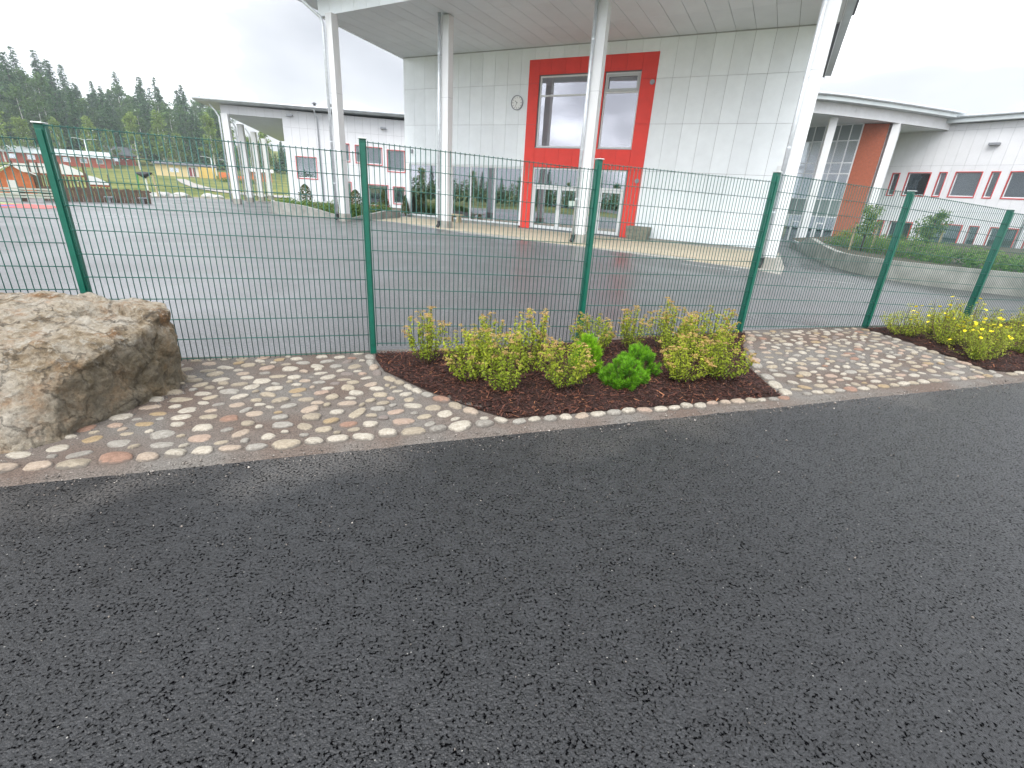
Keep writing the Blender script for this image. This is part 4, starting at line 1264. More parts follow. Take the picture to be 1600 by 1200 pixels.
def make_spirea(seed, label=None, h=.52, w=.25, nst=34):
    rs = np.random.RandomState(seed)
    root = empty("spirea_shrub", (0, 0, 0), 0, label, "shrub", "yellow green spirea shrubs in the mulch bed")
    C, N, T, FC, FN_, FT = [], [], [], [], [], []
    st = MB()
    for i in range(nst):
        a = rs.uniform(0, 6.283); q = math.sqrt(rs.rand())
        top = np.array([math.cos(a) * w * q * 1.02, math.sin(a) * w * q * 1.02, h * (1 - .30 * q * q) * rs.uniform(.66, 1.16)])
        b0 = np.array([math.cos(a) * .05 * q, math.sin(a) * .05 * q, -.02])
        mid = b0 * .45 + top * .55 + np.array([math.cos(a), math.sin(a), 0]) * .05 * q + rs.normal(0, .012, 3)
        P = [b0, (b0 + mid) * .5 + rs.normal(0, .006, 3), mid, (mid + top) * .5 + rs.normal(0, .006, 3), top]
        st.tube([tuple(p) for p in P], [.0035, .003, .0025, .002, .0015], 4, cap=False)
        m = int(rs.uniform(44, 58))
        for k in range(m):
            t_ = rs.uniform(.10, .97) ** .8
            j = min(3, int(t_ * 4)); u_ = t_ * 4 - j
            p = P[j] * (1 - u_) + P[j + 1] * u_
            o = rs.normal(0, 1, 3); o[2] = abs(o[2]) * .5; o /= np.linalg.norm(o)
            spread = rs.uniform(.010, .055) * (1.10 - .72 * t_)
            C.append(p + o * spread); nn = o + np.array([0, 0, .9]); N.append(nn / np.linalg.norm(nn))
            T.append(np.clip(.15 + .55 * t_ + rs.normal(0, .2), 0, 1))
        if rs.rand() < .80:
            for sub in range(rs.randint(1, 4)):
                cc = top + np.array([rs.normal(0, .022), rs.normal(0, .022), rs.uniform(-.02, .015)])
                rr = rs.uniform(.016, .030)
                for k in range(30):
                    aa = rs.uniform(0, 6.28); qq = math.sqrt(rs.rand())
                    FC.append(cc + np.array([math.cos(aa) * rr * qq, math.sin(aa) * rr * qq, .010 * (1 - qq * qq) + rs.normal(0, .003)]))
                    nn = np.array([rs.normal(0, .5), rs.normal(0, .5), 1.0]); FN_.append(nn / np.linalg.norm(nn)); FT.append(np.clip(rs.normal(.5, .28), 0, 1))
    st.build("stems", "stem", root)
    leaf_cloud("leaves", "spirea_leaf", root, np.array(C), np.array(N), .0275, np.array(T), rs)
    leaf_cloud("flower_heads", "spirea_flower", root, np.array(FC), np.array(FN_), .0115, np.array(FT), rs, aspect=.8)
    return root
SPS = [make_spirea(11, h=.54), make_spirea(12, h=.50, w=.28, nst=40), make_spirea(13, h=.56, w=.22, nst=28)]
# base points in the fence frame (s, t): from the photograph's bed
sp_list = [
    ((3.00, -.56), 2, .98, "spirea shrub alone at the left end of the mulch bed by the fence"),
    ((3.32, -1.16), 1, 1.0, "bushy spirea shrub left of the front most spirea"),
    ((3.52, -1.58), 0, .88, "spirea shrub standing furthest forward in the mulch bed"),
    ((3.62, -.72), 1, .98, "spirea shrub at the fence behind the left group"),
    ((3.96, -1.00), 0, 1.10, "spirea shrub between the left group and the middle fence post"),
    ((4.08, -1.58), 1, .92, "wide spirea shrub in front of the bright green mugo pine"),
    ((4.86, -.58), 1, .95, "spirea shrub at the middle fence post behind the bright mugo pine"),
    ((5.44, -.54), 2, .88, "narrow spirea shrub at the fence behind the paired mugo pines"),
    ((5.88, -.58), 2, .98, "tall spirea shrub at the fence, back left of the right group"),
    ((5.70, -1.12), 0, .95, "spirea shrub in the middle of the right group"),
    ((5.38, -1.62), 1, .88, "front left spirea shrub of the right group"),
    ((5.83, -1.64), 1, .98, "spirea shrub leaning over the cobbles at the right bed edge"),
    ((6.19, -.98), 1, 1.12, "spirea shrub nearest the right fence post of the bed")]
for i, ((s, t_), k, sc, lab) in enumerate(sp_list):
    loc = FL(s, t_, HB1(s, t_) - .005)
    first = "used" not in SPS[k].keys()
    if first:
        o = SPS[k]; o.location, o.rotation_euler, o.scale = loc, (0, 0, rnd.uniform(0, 6.28)), (sc, sc, sc); o["label"] = lab; o["used"] = 1
    else:
        o = copy_tree(SPS[k], loc, rnd.uniform(0, 6.28), sc, lab)
for o in bpy.data.objects:
    if "used" in o.keys(): del o["used"]

def make_mugo(seed, label, material, w, h, nb):
    rs = np.random.RandomState(seed)
    root = empty("mugo_pine", (0, 0, 0), 0, label, "shrub", "dwarf mugo pines in the mulch bed")
    V, F, T = [], [], []
    st = MB()
    for i in range(nb):
        a = rs.uniform(0, 6.283); q = math.sqrt(rs.rand())
        c = np.array([math.cos(a) * w * q, math.sin(a) * w * q, h * (1 - .75 * q ** 2.2) * rs.uniform(.72, 1.0)])
        ax = np.array([math.cos(a) * q * .75, math.sin(a) * q * .75, 1.0]) + rs.normal(0, .12, 3); ax /= np.linalg.norm(ax)
        st.tube([(c[0] * .25, c[1] * .25, -.01), tuple(c * .6), tuple(c)], [.006, .005, .003], 4, cap=False)
        ln = rs.uniform(.07, .12)
        for k in range(120):
            t_ = rs.uniform(0, 1)
            p = c - ax * ln * (1 - t_)
            o = rs.normal(0, 1, 3); o -= ax * (o @ ax); o /= np.linalg.norm(o)
            d = o * rs.uniform(.55, .9) + ax * rs.uniform(.5, 1.0) * (.6 + t_); d /= np.linalg.norm(d)
            L_ = rs.uniform(.030, .048); e = np.cross(d, rs.normal(0, 1, 3)); e /= np.linalg.norm(e); e *= .0019
            b0 = len(V)
            V += [p - e, p + e, p + d * L_ + e * .4, p + d * L_ - e * .4]; F.append((b0, b0 + 1, b0 + 2, b0 + 3))
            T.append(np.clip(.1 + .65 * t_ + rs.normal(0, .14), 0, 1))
    st.build("branches", "stem", root)
    npmesh("needles", np.array(V), np.array(F), material, root, tone=np.array(T))
    return root
for (s, t_), args in (((4.72, -1.60), (21, "rounded green mugo pine in front of the darker one", "mugo_needle", .235, .27, 110)),
                      ((5.06, -1.30), (22, "darker green mugo pine directly behind the front one", "mugo_needle", .235, .31, 105)),
                      ((4.54, -1.15), (23, "bright lime green mugo pine behind the wide spirea", "mugo_needle_bright", .17, .41, 80))):
    o = make_mugo(*args); o.location = FL(s, t_, HB1(s, t_) - .01)

def make_potentilla(seed, label=None):
    rs = np.random.RandomState(seed)
    root = empty("potentilla_shrub", (0, 0, 0), 0, label, "shrub", "yellow flowering bushes in the right mulch bed")
    C, N, T = [], [], []
    st, fl = MB(), MB()
    tips = []
    w, h = .34, .50
    for i in range(40):
        a = rs.uniform(0, 6.283); q = math.sqrt(rs.rand())
        top = np.array([math.cos(a) * w * q * 1.1, math.sin(a) * w * q * 1.1, h * (1 - .55 * q * q) * rs.uniform(.7, 1.1)])
        b0 = np.array([math.cos(a) * .06 * q, math.sin(a) * .06 * q, -.02]); mid = b0 * .5 + top * .5 + np.array([math.cos(a), math.sin(a), -.2]) * .06 * q + rs.normal(0, .02, 3)
        st.tube([tuple(b0), tuple(mid), tuple(top)], [.0035, .003, .0018], 4, cap=False); tips.append(top)
        for k in range(62):
            t_ = rs.uniform(.12, 1.0)
            p = (b0 * (1 - 2 * t_) + mid * 2 * t_) if t_ < .5 else (mid * (2 - 2 * t_) + top * (2 * t_ - 1))
            o = rs.normal(0, 1, 3); o[2] = abs(o[2]) * .6; o /= np.linalg.norm(o)
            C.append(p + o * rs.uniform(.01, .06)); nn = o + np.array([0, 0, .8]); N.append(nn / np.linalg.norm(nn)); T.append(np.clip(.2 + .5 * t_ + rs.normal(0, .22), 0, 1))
    st.build("stems", "stem", root)
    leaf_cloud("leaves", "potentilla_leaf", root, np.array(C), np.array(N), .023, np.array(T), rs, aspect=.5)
    V, F = [], []
    for i in rs.choice(len(tips), 13, replace=False):
        c = tips[i] + np.array([rs.normal(0, .02), rs.normal(0, .02), .035])
        nn = np.array([rs.normal(0, .4), rs.normal(-.35, .4), 1.0]); nn /= np.linalg.norm(nn)
        e1 = np.cross(nn, [1, 0, 0]); e1 /= np.linalg.norm(e1); e2 = np.cross(nn, e1)
        for k in range(5):
            a = 6.283 * k / 5; d = e1 * math.cos(a) + e2 * math.sin(a); g = -e1 * math.sin(a) + e2 * math.cos(a)
            b_ = len(V); V += [c, c + d * .014 + g * .012 + nn * .003, c + d * .026 + nn * .005, c + d * .014 - g * .012 + nn * .003]; F.append((b_, b_ + 3, b_ + 2, b_ + 1))
    tag(npmesh("flowers", np.array(V), np.array(F), "potentilla_flower", root, tone=rs.rand(len(F))), kind="stuff")
    return root
PTS = [make_potentilla(31), make_potentilla(32), make_potentilla(33)]
pt_list = [((10.22, -.52), 0, .92, "yellow flowering bush nearest the fence post beside the cobbles"),
           ((10.30, -1.00), 1, 1.05, "yellow flowering bush second along the cobble edge"),
           ((10.85, -.60), 2, 1.05, "yellow flowering bush at the fence behind the second one"),
           ((10.02, -1.58), 2, .88, "yellow flowering bush reaching furthest towards the road"),
           ((10.55, -1.35), 0, 1.05, "yellow flowering bush in the middle of the right bed"),
           ((11.45, -.70), 1, 1.05, "yellow flowering bush at the last visible fence post"),
           ((11.10, -1.50), 1, .95, "yellow flowering bush at the right edge of the photo, front"),
           ((12.05, -1.00), 2, 1.05, "yellow flowering bush at the right edge of the photo, back")]
seen = set()
for (s, t_), k, sc, lab in pt_list:
    loc = FL(s, t_, HB2(s, t_) - .005)
    if k not in seen:
        o = PTS[k]; o.location, o.rotation_euler, o.scale = loc, (0, 0, rnd.uniform(0, 6)), (sc, sc, sc); o["label"] = lab; seen.add(k)
    else: copy_tree(PTS[k], loc, rnd.uniform(0, 6), sc, lab)

def blob_leaves(name, material, parent, fn, n, size, rs):
    """fn(rs) -> point, outward normal, tone"""
    C, N, T = [], [], []
    for i in range(n):
        p, nn, t_ = fn(rs); C.append(p); N.append(nn); T.append(t_)
    return leaf_cloud(name, material, parent, np.array(C, float), np.array(N, float), size, np.array(T), rs)
def hedge_along(root, pts, wdt, hgt, n, size, seed, base):
    rs = np.random.RandomState(seed)
    P = [Vector((p[0], p[1])) for p in pts]
    def fn(rs):
        i = rs.randint(0, len(P) - 1); u_ = rs.rand()
        p = P[i].lerp(P[i + 1], u_); d = (P[i + 1] - P[i]).normalized(); nn = Vector((-d.y, d.x))
        a = rs.uniform(0, math.pi); q = rs.uniform(.55, 1.05)
        hh = hgt * (1 + .35 * noise.noise(Vector((p.x * 1.3, p.y * 1.3, seed))) + .2 * noise.noise(Vector((p.x * 4, p.y * 4, seed))))
        o = math.cos(a) * wdt * q; z = math.sin(a) * hh * q
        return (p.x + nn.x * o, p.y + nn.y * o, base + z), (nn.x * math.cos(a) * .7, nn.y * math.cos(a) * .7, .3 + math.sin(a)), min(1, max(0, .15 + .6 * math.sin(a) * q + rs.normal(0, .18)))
    return blob_leaves("foliage", "forest_leaf" if seed == 9 else "hedge_leaf", root, fn, n, size, rs)
def off_line(pts, d):
    P = [Vector((p[0], p[1])) for p in pts]; out = []
    for i, p in enumerate(P):
        e = (P[min(i + 1, len(P) - 1)] - P[max(i - 1, 0)]).normalized(); out.append((p.x - e.y * d, p.y + e.x * d))
    return out
hl = empty("low_hedge", (0, 0, 0), 0, "low green hedge on the wavy planter below the left wing", "hedge")
hedge_along(hl, off_line(LP[10:], .9), .75, .62, 9000, .10, 5, .05)
def clipped_shrub(loc, w, h, label, seed, conical):
    rs = np.random.RandomState(seed)
    r = empty("clipped_shrub", loc, 0, label, "shrub", "clipped evergreen shrubs in the left planter")
    MB().tube([(0, 0, -.05), (0, 0, h * .6)], [.05, .03], 6).build("stem", "stem", r)
    def fn(rs):
        a = rs.uniform(0, 6.283); z = rs.rand(); q = (math.sin(math.pi * min(1, z * .92 + .08)) ** .6 if not conical else (1 - z) ** .7) * rs.uniform(.75, 1.05)
        return (math.cos(a) * w * q, math.sin(a) * w * q, .1 + z * h), (math.cos(a), math.sin(a), .3), min(1, max(0, .5 + rs.normal(0, .25)))
    blob_leaves("foliage", "dark_shrub_leaf", r, fn, 1500, .075, rs)
clipped_shrub((-13.0, 30.2, .1), .38, 1.25, "dark round clipped shrub left of the first canopy column", 41, False)
clipped_shrub((-9.35, 28.2, .1), .36, 1.15, "dark clipped shrub just right of the first canopy column", 42, False)
clipped_shrub((-8.15, 29.6, .1), .42, 1.25, "conical clipped shrub under the wing's wide ground floor window", 43, True)
clipped_shrub((-6.95, 29.8, .1), .28, 1.0, "small conical clipped shrub nearest the hall corner", 44, True)

# ---------------------------------------------------------------- right wing
RO, RA = (27.73, 38.80), R(-59.1)
rw = empty("right_wing", (RO[0], RO[1], 0), RA, "white school wing on the right with red framed windows in two rows", "building")
RW = [(-.67, -.26, 3.25, 4.70), (.32, 1.66, 3.27, 4.73), (2.20, 2.58, 3.27, 4.75), (3.11, 4.48, 3.28, 4.77), (4.99, 5.38, 3.28, 4.78), (5.93, 7.3, 3.28, 4.78), (7.8, 8.2, 3.28, 4.78), (8.7, 10.1, 3.28, 4.78),
      (-.67, -.26, -.05, 1.38), (.20, 1.58, -.05, 1.38), (2.90, 4.50, -.04, 1.42), (4.95, 5.42, -.06, 1.42), (6.06, 7.36, -.06, 1.42), (7.9, 8.3, -.06, 1.42), (8.8, 10.2, -.06, 1.42)]
clad("front_wall", rw, -2.2, 14, [-.8, 2.3, 5.2, 7.35, 7.75], .62, RW, "wing_panel")
for k, w_ in enumerate(RW):
    window(rw, *w_, fr=.045, trim="red_trim", sill=False, back="blind", glass="tinted_glass", yf=.08)
MB().box(-2.2, .9, -.8, 14, 10, 7.6).build("core", "dark_interior", rw)
rr_ = MB().box(.6, -.55, 7.78, 14, 10, 8.18).build("roof", "roof_metal", rw)
MB().tube([(.6, -.62, 8.10), (14, -.62, 8.10)], .085, 8).build("gutter", "galvanised", rr_, smooth=True)
MB().box(4.3, -.30, 6.36, 4.85, -.031, 6.50).build("wall_lamp", "clock_rim", rw)
MB().tube([(7.55, -.11, 7.8), (7.55, -.11, -.3)], .055, 8).build("downpipe", "galvanised", rw, smooth=True)
# rounded canopy between the hall and the right wing, with glazed stair hall
en = empty("glazed_entrance", (0, 0, 0), 0, "rounded white canopy over tall glazed entrance with red brick pier", "building")
ARC = smooth_line([(13.2, 34.3), (17.5, 34.1), (21.26, 34.9), (25.0, 36.0), (28.6, 37.2)], 10)
def ribbon(m, line, off0, off1, z0, z1):
    a, b = off_line(line, off0), off_line(line, off1)
    vs = []
    for p, q in zip(a, b): vs += [(p[0], p[1], z0), (q[0], q[1], z0), (q[0], q[1], z1), (p[0], p[1], z1)]
    fs = []
    for i in range(len(a) - 1):
        for k in range(4): fs.append((4 * i + k, 4 * i + (k + 1) % 4, 4 * (i + 1) + (k + 1) % 4, 4 * (i + 1) + k)[::-1])
    fs += [(0, 1, 2, 3), tuple(4 * (len(a) - 1) + k for k in (3, 2, 1, 0))]
    m.add(vs, fs)
fb = MB(); ribbon(fb, ARC, .03, .2, 7.41, 8.05); fbo = fb.build("fascia", "wall_backing", en)
for i in range(len(ARC) - 1):
    p, q = Vector(ARC[i]), Vector(ARC[i + 1]); d = (q - p); n = 2 if d.length > .5 else 1
    for k in range(n):
        a = p + d * (k / n) + d.normalized() * .006; b = p + d * ((k + 1) / n) - d.normalized() * .006
        m = MB(); strip(m, tuple(a), tuple(b), 7.40, 8.05, .025); m.build("fascia_panel", "wing_panel", fbo)
sp_ = [p for p in off_line(ARC, .1)] + [(28.6, 44), (13.2, 44)]
MB().prism(sp_, 7.42, 7.47).build("soffit", "soffit_grey", en)
rb = MB(); ribbon(rb, ARC, -.55, 8.0, 8.06, 8.42); rbo = rb.build("roof", "roof_metal", en)
gb = MB(); gb.tube([(p[0], p[1], 8.36) for p in off_line(ARC, -.62)], .085, 8); gb.build("gutter", "galvanised", rbo, smooth=True)
for (x, y) in ((19.6, 35.25), (24.15, 36.0)):
    c = MB().box(-.22, -.22, tz(x, y) - .1, .22, .22, 7.41).build("column", "column_white", en, loc=(x, y, 0), rot=(0, 0, R(-20)), bevel=.012)
GO = (20.08, 39.83); GA = R(-52.16)
def g2w(s, y): return (GO[0] + s * math.cos(GA) - y * math.sin(GA), GO[1] + s * math.sin(GA) + y * math.cos(GA))
gx = [.0, .95, 1.62, 2.6, 3.30, 3.95]; gz_ = [-.5, 1.42, 2.58, 4.3, 5.0, 6.4, 7.40]
gl = MB()
for x in gx: gl.box(x - .03, -.05, -.5, x + .03, .06, 7.40)
for z in gz_: gl.box(0, -.045, z - .03, 3.95, .055, z + .03)
glo = gl.build("curtain_wall_frame", "white_aluminium", en, loc=(GO[0], GO[1], 0), rot=(0, 0, GA))
for i in range(len(gx) - 1):
    for j in range(len(gz_) - 1):
        m = MB().box(gx[i] + .032, -.005, gz_[j] + .032, gx[i + 1] - .032, .008, gz_[j + 1] - .032)
        m.build("pane", "spandrel" if j in (1, 5) else "window_glass", glo)
for s in (1.0, 2.75):
    dm = MB(); dm.box(s, -.07, -.45, s + .08, -.052, 1.0); dm.box(s + .52, -.07, -.45, s + .60, -.052, 1.0); dm.box(s + .08, -.07, .9, s + .52, -.052, 1.0)
    dm.build("door", "white_aluminium", glo)
MB().box(-.16, -.06, -.5, -.04, .3, 7.40).build("red_edge", "dark_red_trim", en, loc=(GO[0], GO[1], 0), rot=(0, 0, GA))
MB().box(.0, 1.6, -.5, 3.9, 1.75, 7.4).build("stair_hall_wall", "blind", en, loc=(GO[0], GO[1], 0), rot=(0, 0, GA))
for z in (2.1, 4.6): MB().box(.05, .3, z, 3.9, 1.6, z + .25).build("floor_slab", "blind", en, loc=(GO[0], GO[1], 0), rot=(0, 0, GA))
# brick pier: courses of bricks
BO = g2w(4.0, 0); BA = R(-26.9)
bp_ = MB().box(0, .012, -.6, 1.40, .5, 7.40).build("brick_pier", "brick_joint", en, loc=(BO[0], BO[1], 0), rot=(0, 0, BA))
bc = MB(); z = -.55; row = 0
while z < 7.35:
    x = -.13 * (row % 2)
    while x < 1.40:
        a, b = max(x, .0), min(x + .25, 1.40)
        if b - a > .03: bc.box(a, -.002 + rnd.uniform(0, .003), z, b - .012, .02, min(z + .065, 7.40))
        x += .26
    z += .077; row += 1
tag(bc.build("bricks", "red_brick", bp_), kind="stuff")
MB().box(1.42, .35, -.6, 2.2, .6, 7.40).build("white_return", "wing_panel", en, loc=(BO[0], BO[1], 0), rot=(0, 0, R(-20)))

# right planter: low curved concrete wall, soil, hedge and two young trees
rp = empty("planter_wall", (0, 0, 0), 0, "long curved concrete planter wall below the right wing", "planter")
RP = smooth_line([(14.2, 26.5, .12), (13.2, 24.0, .20), (12.2, 21.4, .66), (11.4, 19.2, .60), (10.75, 17.0, .50), (10.55, 15.2, .52), (11.0, 13.7, .55), (12.6, 12.55, .57), (15.0, 11.6, .57), (19, 10.4, .57), (24, 9.0, .57)])[::-1]
RPf = [(p[0], p[1], p[2]) for p in RP]
wall_ribbon("wall", RPf, -.2, "planter_concrete", rp)
pl2 = [(p[0], p[1]) for p in RP] + [(20, 32), (29, 33), (34, 26), (34, 9)]
MB().add([(x, y, .36) for x, y in pl2], [tuple(range(len(pl2)))]).build("soil", "garden_soil", rp)
hr = empty("low_hedge", (0, 0, 0), 0, "low green hedge along the right planter wall", "hedge")
hedge_along(hr, [(26, 12.2), (20, 13.6), (16.2, 14.8), (14.6, 16.4), (14.2, 18.8), (14.6, 21.5), (15.4, 24.0)], .85, .62, 13000, .09, 6, .33)
def young_tree(loc, h, label, seed):
    rs = np.random.RandomState(seed)
    r = empty("young_tree", loc, 0, label, "tree", "young trees in the right planter")
    MB().tube([(0, 0, -.1), (.02, .01, h * .4), (0, .03, h * .75), (.03, 0, h)], [.045, .035, .022, .008], 7).build("trunk", "bark", r, smooth=True)
    br = MB(); C, N, T = [], [], []
    for i in range(26):
        z = h * rs.uniform(.28, .95); a = rs.uniform(0, 6.283); l = (1.05 * h * .36) * (1.05 - .55 * z / h) * rs.uniform(.6, 1.1)
        e = np.array([math.cos(a) * l, math.sin(a) * l, z + l * .55]); b0 = np.array([0, 0, z])
        br.tube([tuple(b0), tuple((b0 + e) / 2 + np.array([0, 0, .04])), tuple(e)], [.012, .009, .004], 4, cap=False)
        for k in range(60):
            u_ = rs.uniform(.25, 1.05); p = b0 * (1 - u_) + e * u_ + rs.normal(0, .085, 3)
            nn = rs.normal(0, 1, 3) + np.array([0, 0, .7]); C.append(p); N.append(nn / np.linalg.norm(nn)); T.append(np.clip(rs.normal(.5, .25), 0, 1))
    br.build("branches", "bark", r)
    leaf_cloud("crown", "young_tree_leaf", r, np.array(C), np.array(N), .085, np.array(T), rs)
    st = MB()
    for (x, y) in ((.35, -.1), (-.3, .2)): st.tube([(x, y, -.1), (x, y, 1.0)], .035, 6)
    st.build("stakes", "bench_wood", r)
young_tree((13.5, 19.9, .36), 1.65, "young leafy tree in the right planter in front of the brick pier", 51)
young_tree((15.05, 18.7, .36), 1.60, "young leafy tree in the right planter below the window rows", 52)

# ---------------------------------------------------------------- far left: play area, houses, forest
def polar(azd, r): return (r * math.sin(R(azd)), r * math.cos(R(azd)))
def sheet(name, pts, material, dz, kind="structure"):
    o = MB().add([(x, y, tz(x, y) + dz) for x, y in pts], [tuple(range(len(pts)))]).build(name, material)
    return tag(o, kind=kind)
sheet("play_surface", [polar(-46, 29), polar(-43.8, 28.5), polar(-43.1, 30), polar(-43.3, 32.5), polar(-46, 35), polar(-49, 35), polar(-49, 29)], "play_red", .012)
sheet("play_surface", [polar(-49, 33), polar(-46.4, 33.4), polar(-45.2, 34), polar(-46.5, 36), polar(-49, 36)], "play_green", .018)
sheet("play_surface", [polar(-49, 30.4), polar(-46.3, 30.4), polar(-45.3, 31.2), polar(-46.2, 31.8), polar(-49, 31.8)], "play_blue", .018)
# gravel path in strips draped on the lawn
mbp = MB()
pp = [(-33.6, 130), (-33.0, 110), (-31.8, 95), (-30.2, 85), (-28.5, 80), (-26.5, 78), (-24, 77)]
pq = [(-34.4, 130), (-34.0, 108), (-33.0, 90), (-31.0, 79), (-29.0, 73), (-26.5, 70), (-24, 69)]
vs = []
for (a, b) in zip(pp, pq):
    for q in (a, b):
        x, y = polar(*q); vs.append((x, y, tz(x, y) + .06))
mbp.add(vs, [(2 * i, 2 * i + 2, 2 * i + 3, 2 * i + 1) for i in range(len(pp) - 1)])
tag(mbp.build("path", "path_gravel"), kind="structure")
def gz0(azd, r): x, y = polar(azd, r); return (x, y, tz(x, y))
# slatted bench and dark wooden fence of the play area
bo = empty("slatted_bench", gz0(-44.9, 39), R(44.9), "long pale slatted bench along the play area", "bench")
for k in range(4):
    MB().box(-2.2, -.1 + .02 * k, .18 + .14 * k, 1.6, -.04 + .02 * k, .27 + .14 * k).build("slat", "pale_slat", bo)
for x in (-1.9, -.2, 1.3): MB().box(x, -.03, 0, x + .25, .35, .75).build("support", "old_wood", bo)
wf = empty("timber_fence", gz0(-40.2, 41), R(40.2), "dark brown timber fence around the play area", "fence")
for k in range(26):
    x = -2.6 + k * .2
    MB().box(x, -.02, .0, x + .185, .02, .80 + .02 * (k % 3)).build("board", "old_wood", wf)
MB().box(-2.7, .022, .65, 2.7, .08, .75).build("top_rail", "old_wood", wf)
for x in (.2, 1.9):
    MB().box(x, -.5, .32, x + .5, -.1, .38).build("seat", "clock_rim", wf); MB().box(x + .2, -.35, 0, x + .3, -.25, .32).build("seat_leg", "clock_rim", wf)
def playhouse(azd, r, w, h, label, wallm):
    x, y, z = gz0(azd, r)
    o = empty("playhouse", (x, y, z), R(-azd), label, "playhouse")
    for k in range(int(w * 2 / .2)):
        xx = -w + k * .2
        MB().box(xx + .005, 0, .1, xx + .195, .05, h).build("board", wallm, o)
    MB().box(-w, .051, .1, w, 1.6, h).build("wall", wallm, o)
    rf_ = MB()
    rf_.prism([(-w - .25, -.25), (0, -.25), (0, 1.9), (-w - .25, 1.9)], lambda a, b: h + .75 + a * .55, lambda a, b: h + .82 + a * .55)
    rf_.prism([(0.001, -.25), (w + .25, -.25), (w + .25, 1.9), (.001, 1.9)], lambda a, b: h + .75 - a * .55, lambda a, b: h + .82 - a * .55)
    rf_.build("roof", "white_board", o)
    MB().add([(-w, .0, h), (w, .0, h), (0, .0, h + .70), (-w, .05, h), (w, .05, h), (0, .05, h + .70)], [(0, 1, 2), (3, 5, 4), (0, 2, 5, 3), (1, 4, 5, 2)]).build("gable", wallm, o)
    MB().box(-w * .45, -.03, .15, w * .05, -.004, h * .8).build("door", "white_board", o)
    return o
playhouse(-45.2, 50, .95, 1.25, "orange playhouse with white edged roof at the left frame edge", "orange_wood")
for i, (az_, r, w, h, sh) in enumerate(((-44.4, 55, .62, .62, 0), (-43.3, 55, .75, .70, 0), (-41.6, 55, .65, .75, 1), (-40.0, 50, .55, .60, 1))):
    x, y, z = gz0(az_, r)
    lab = ["white play panel in brown frame right of the orange playhouse", "largest white play panel in a brown frame behind the fence post", "white play panel with a curved top right of the fence post", "small white curved play panel above the timber fence"][i]
    o = empty("play_panel", (x, y, z), R(-az_), lab, "play panel")
    zb = 1.55 if i < 3 else .95
    n = 10
    if sh: q = [(-w, zb)] + [(-w + 2 * w * k / n, zb + h * math.cos(k / n * 1.35)) for k in range(n + 1)] + [(w, zb)]
    else: q = [(-w, zb), (-w, zb + h), (w, zb + h), (w, zb)]
    m = MB(); kq = len(q)
    m.add([(a, 0, b) for a, b in q] + [(a, .05, b) for a, b in q], [tuple(range(kq)), tuple(range(2 * kq - 1, kq - 1, -1))] + [(k, (k + 1) % kq, kq + (k + 1) % kq, kq + k) for k in range(kq)])
    m.build("board", "white_board", o)
    for xx in (-w - .14, w + .02): MB().box(xx, -.02, 0, xx + .12, .10, zb + h + .15).build("post", "old_wood", o)
    MB().box(-w - .14, .052, zb - .14, w + .14, .1, zb - .02).build("beam", "red_wood", o)
    for k in range(6): MB().box(-w + k * w / 3, .055, .1, -w + k * w / 3 + .10, .085, zb - .16).build("slat", "old_wood", o)
sw = empty("nest_swing", gz0(-36.7, 58), 0, "black round hoop on pale posts beside the timber fence", "play equipment")
MB().tube([(-.75, 0, 2.0), (0, 0, 1.85), (.75, 0, 2.05)], [.06, .30, .06], 12).build("hoop", "black_paint", sw, smooth=True)
for x, m_ in ((-.9, "lime_paint"), (.0, "white_board"), (.85, "bench_wood")): MB().tube([(x, .1, 0), (x * .8, .1, 1.9)], .07, 8).build("post", m_, sw)
# long grey roofed building and a brown roofed house
def house(name, azd, r, x0, x1, dep, h, wallm, roofm, label, pitch=.45, wins=(), winm="white_board"):
    x, y, z = gz0(azd, r)
    o = empty(name, (x, y, z), R(-azd), label, "building")
    MB().box(x0, 0, -.6, x1, dep, h).build("wall", wallm, o)
    f = MB(); m_ = dep / 2
    f.add([(x0 - .5, -.6, h - .05), (x1 + .5, -.6, h - .05), (x1 + .5, m_, h + m_ * pitch), (x0 - .5, m_, h + m_ * pitch), (x1 + .5, dep + .6, h - .05), (x0 - .5, dep + .6, h - .05),
           (x0 - .5, -.6, h + .15), (x1 + .5, -.6, h + .15), (x1 + .5, m_, h + .2 + m_ * pitch), (x0 - .5, m_, h + .2 + m_ * pitch), (x1 + .5, dep + .6, h + .15), (x0 - .5, dep + .6, h + .15)],
          [(0, 3, 2, 1), (3, 5, 4, 2), (6, 7, 8, 9), (9, 8, 10, 11), (0, 1, 7, 6), (4, 5, 11, 10), (1, 2, 8, 7), (2, 4, 10, 8), (3, 0, 6, 9), (5, 3, 9, 11)])
    f.build("roof", roofm, o)
    for (a, b, c, d) in wins:
        w_ = MB().box(a, -.06, c, b, -.004, d).build("window", winm, o)
        MB().box(a + .12, -.075, c + .12, b - .12, -.062, d - .12).build("pane", "tinted_glass", w_)
    return o
house("long_building", -42.9, 172, -14, 12, 9, 2.3, "red_wood", "roof_metal", "long low red building with pale grey metal roof behind the playground", .30, [(-10 + 3.2 * k, -8.6 + 3.2 * k, .9, 2.0) for k in range(7)])
house("brown_house", -38.2, 185, -3, 3.5, 8, 2.4, "red_wood", "dark_roof", "small brown house with white gable edge left of the black hoop", .55, [(-1.5, 0, .8, 2.0)])
yb = house("yellow_building", -33.4, 150, -6.2, 6.0, 7, 2.55, "pale_yellow_wall", "dark_roof", "pale yellow single storey building with white doors before the forest", .12, [(-3.4, -2.6, .9, 1.9), (-2.4, -1.6, .9, 1.9)])
MB().box(.1, -.10, .1, 2.4, -.004, 2.45).build("white_doors", "white_board", yb)
for x in (.5, 1.3): MB().box(x, -.13, .2, x + .55, -.102, 2.2).build("door", "dark_red_trim", yb)
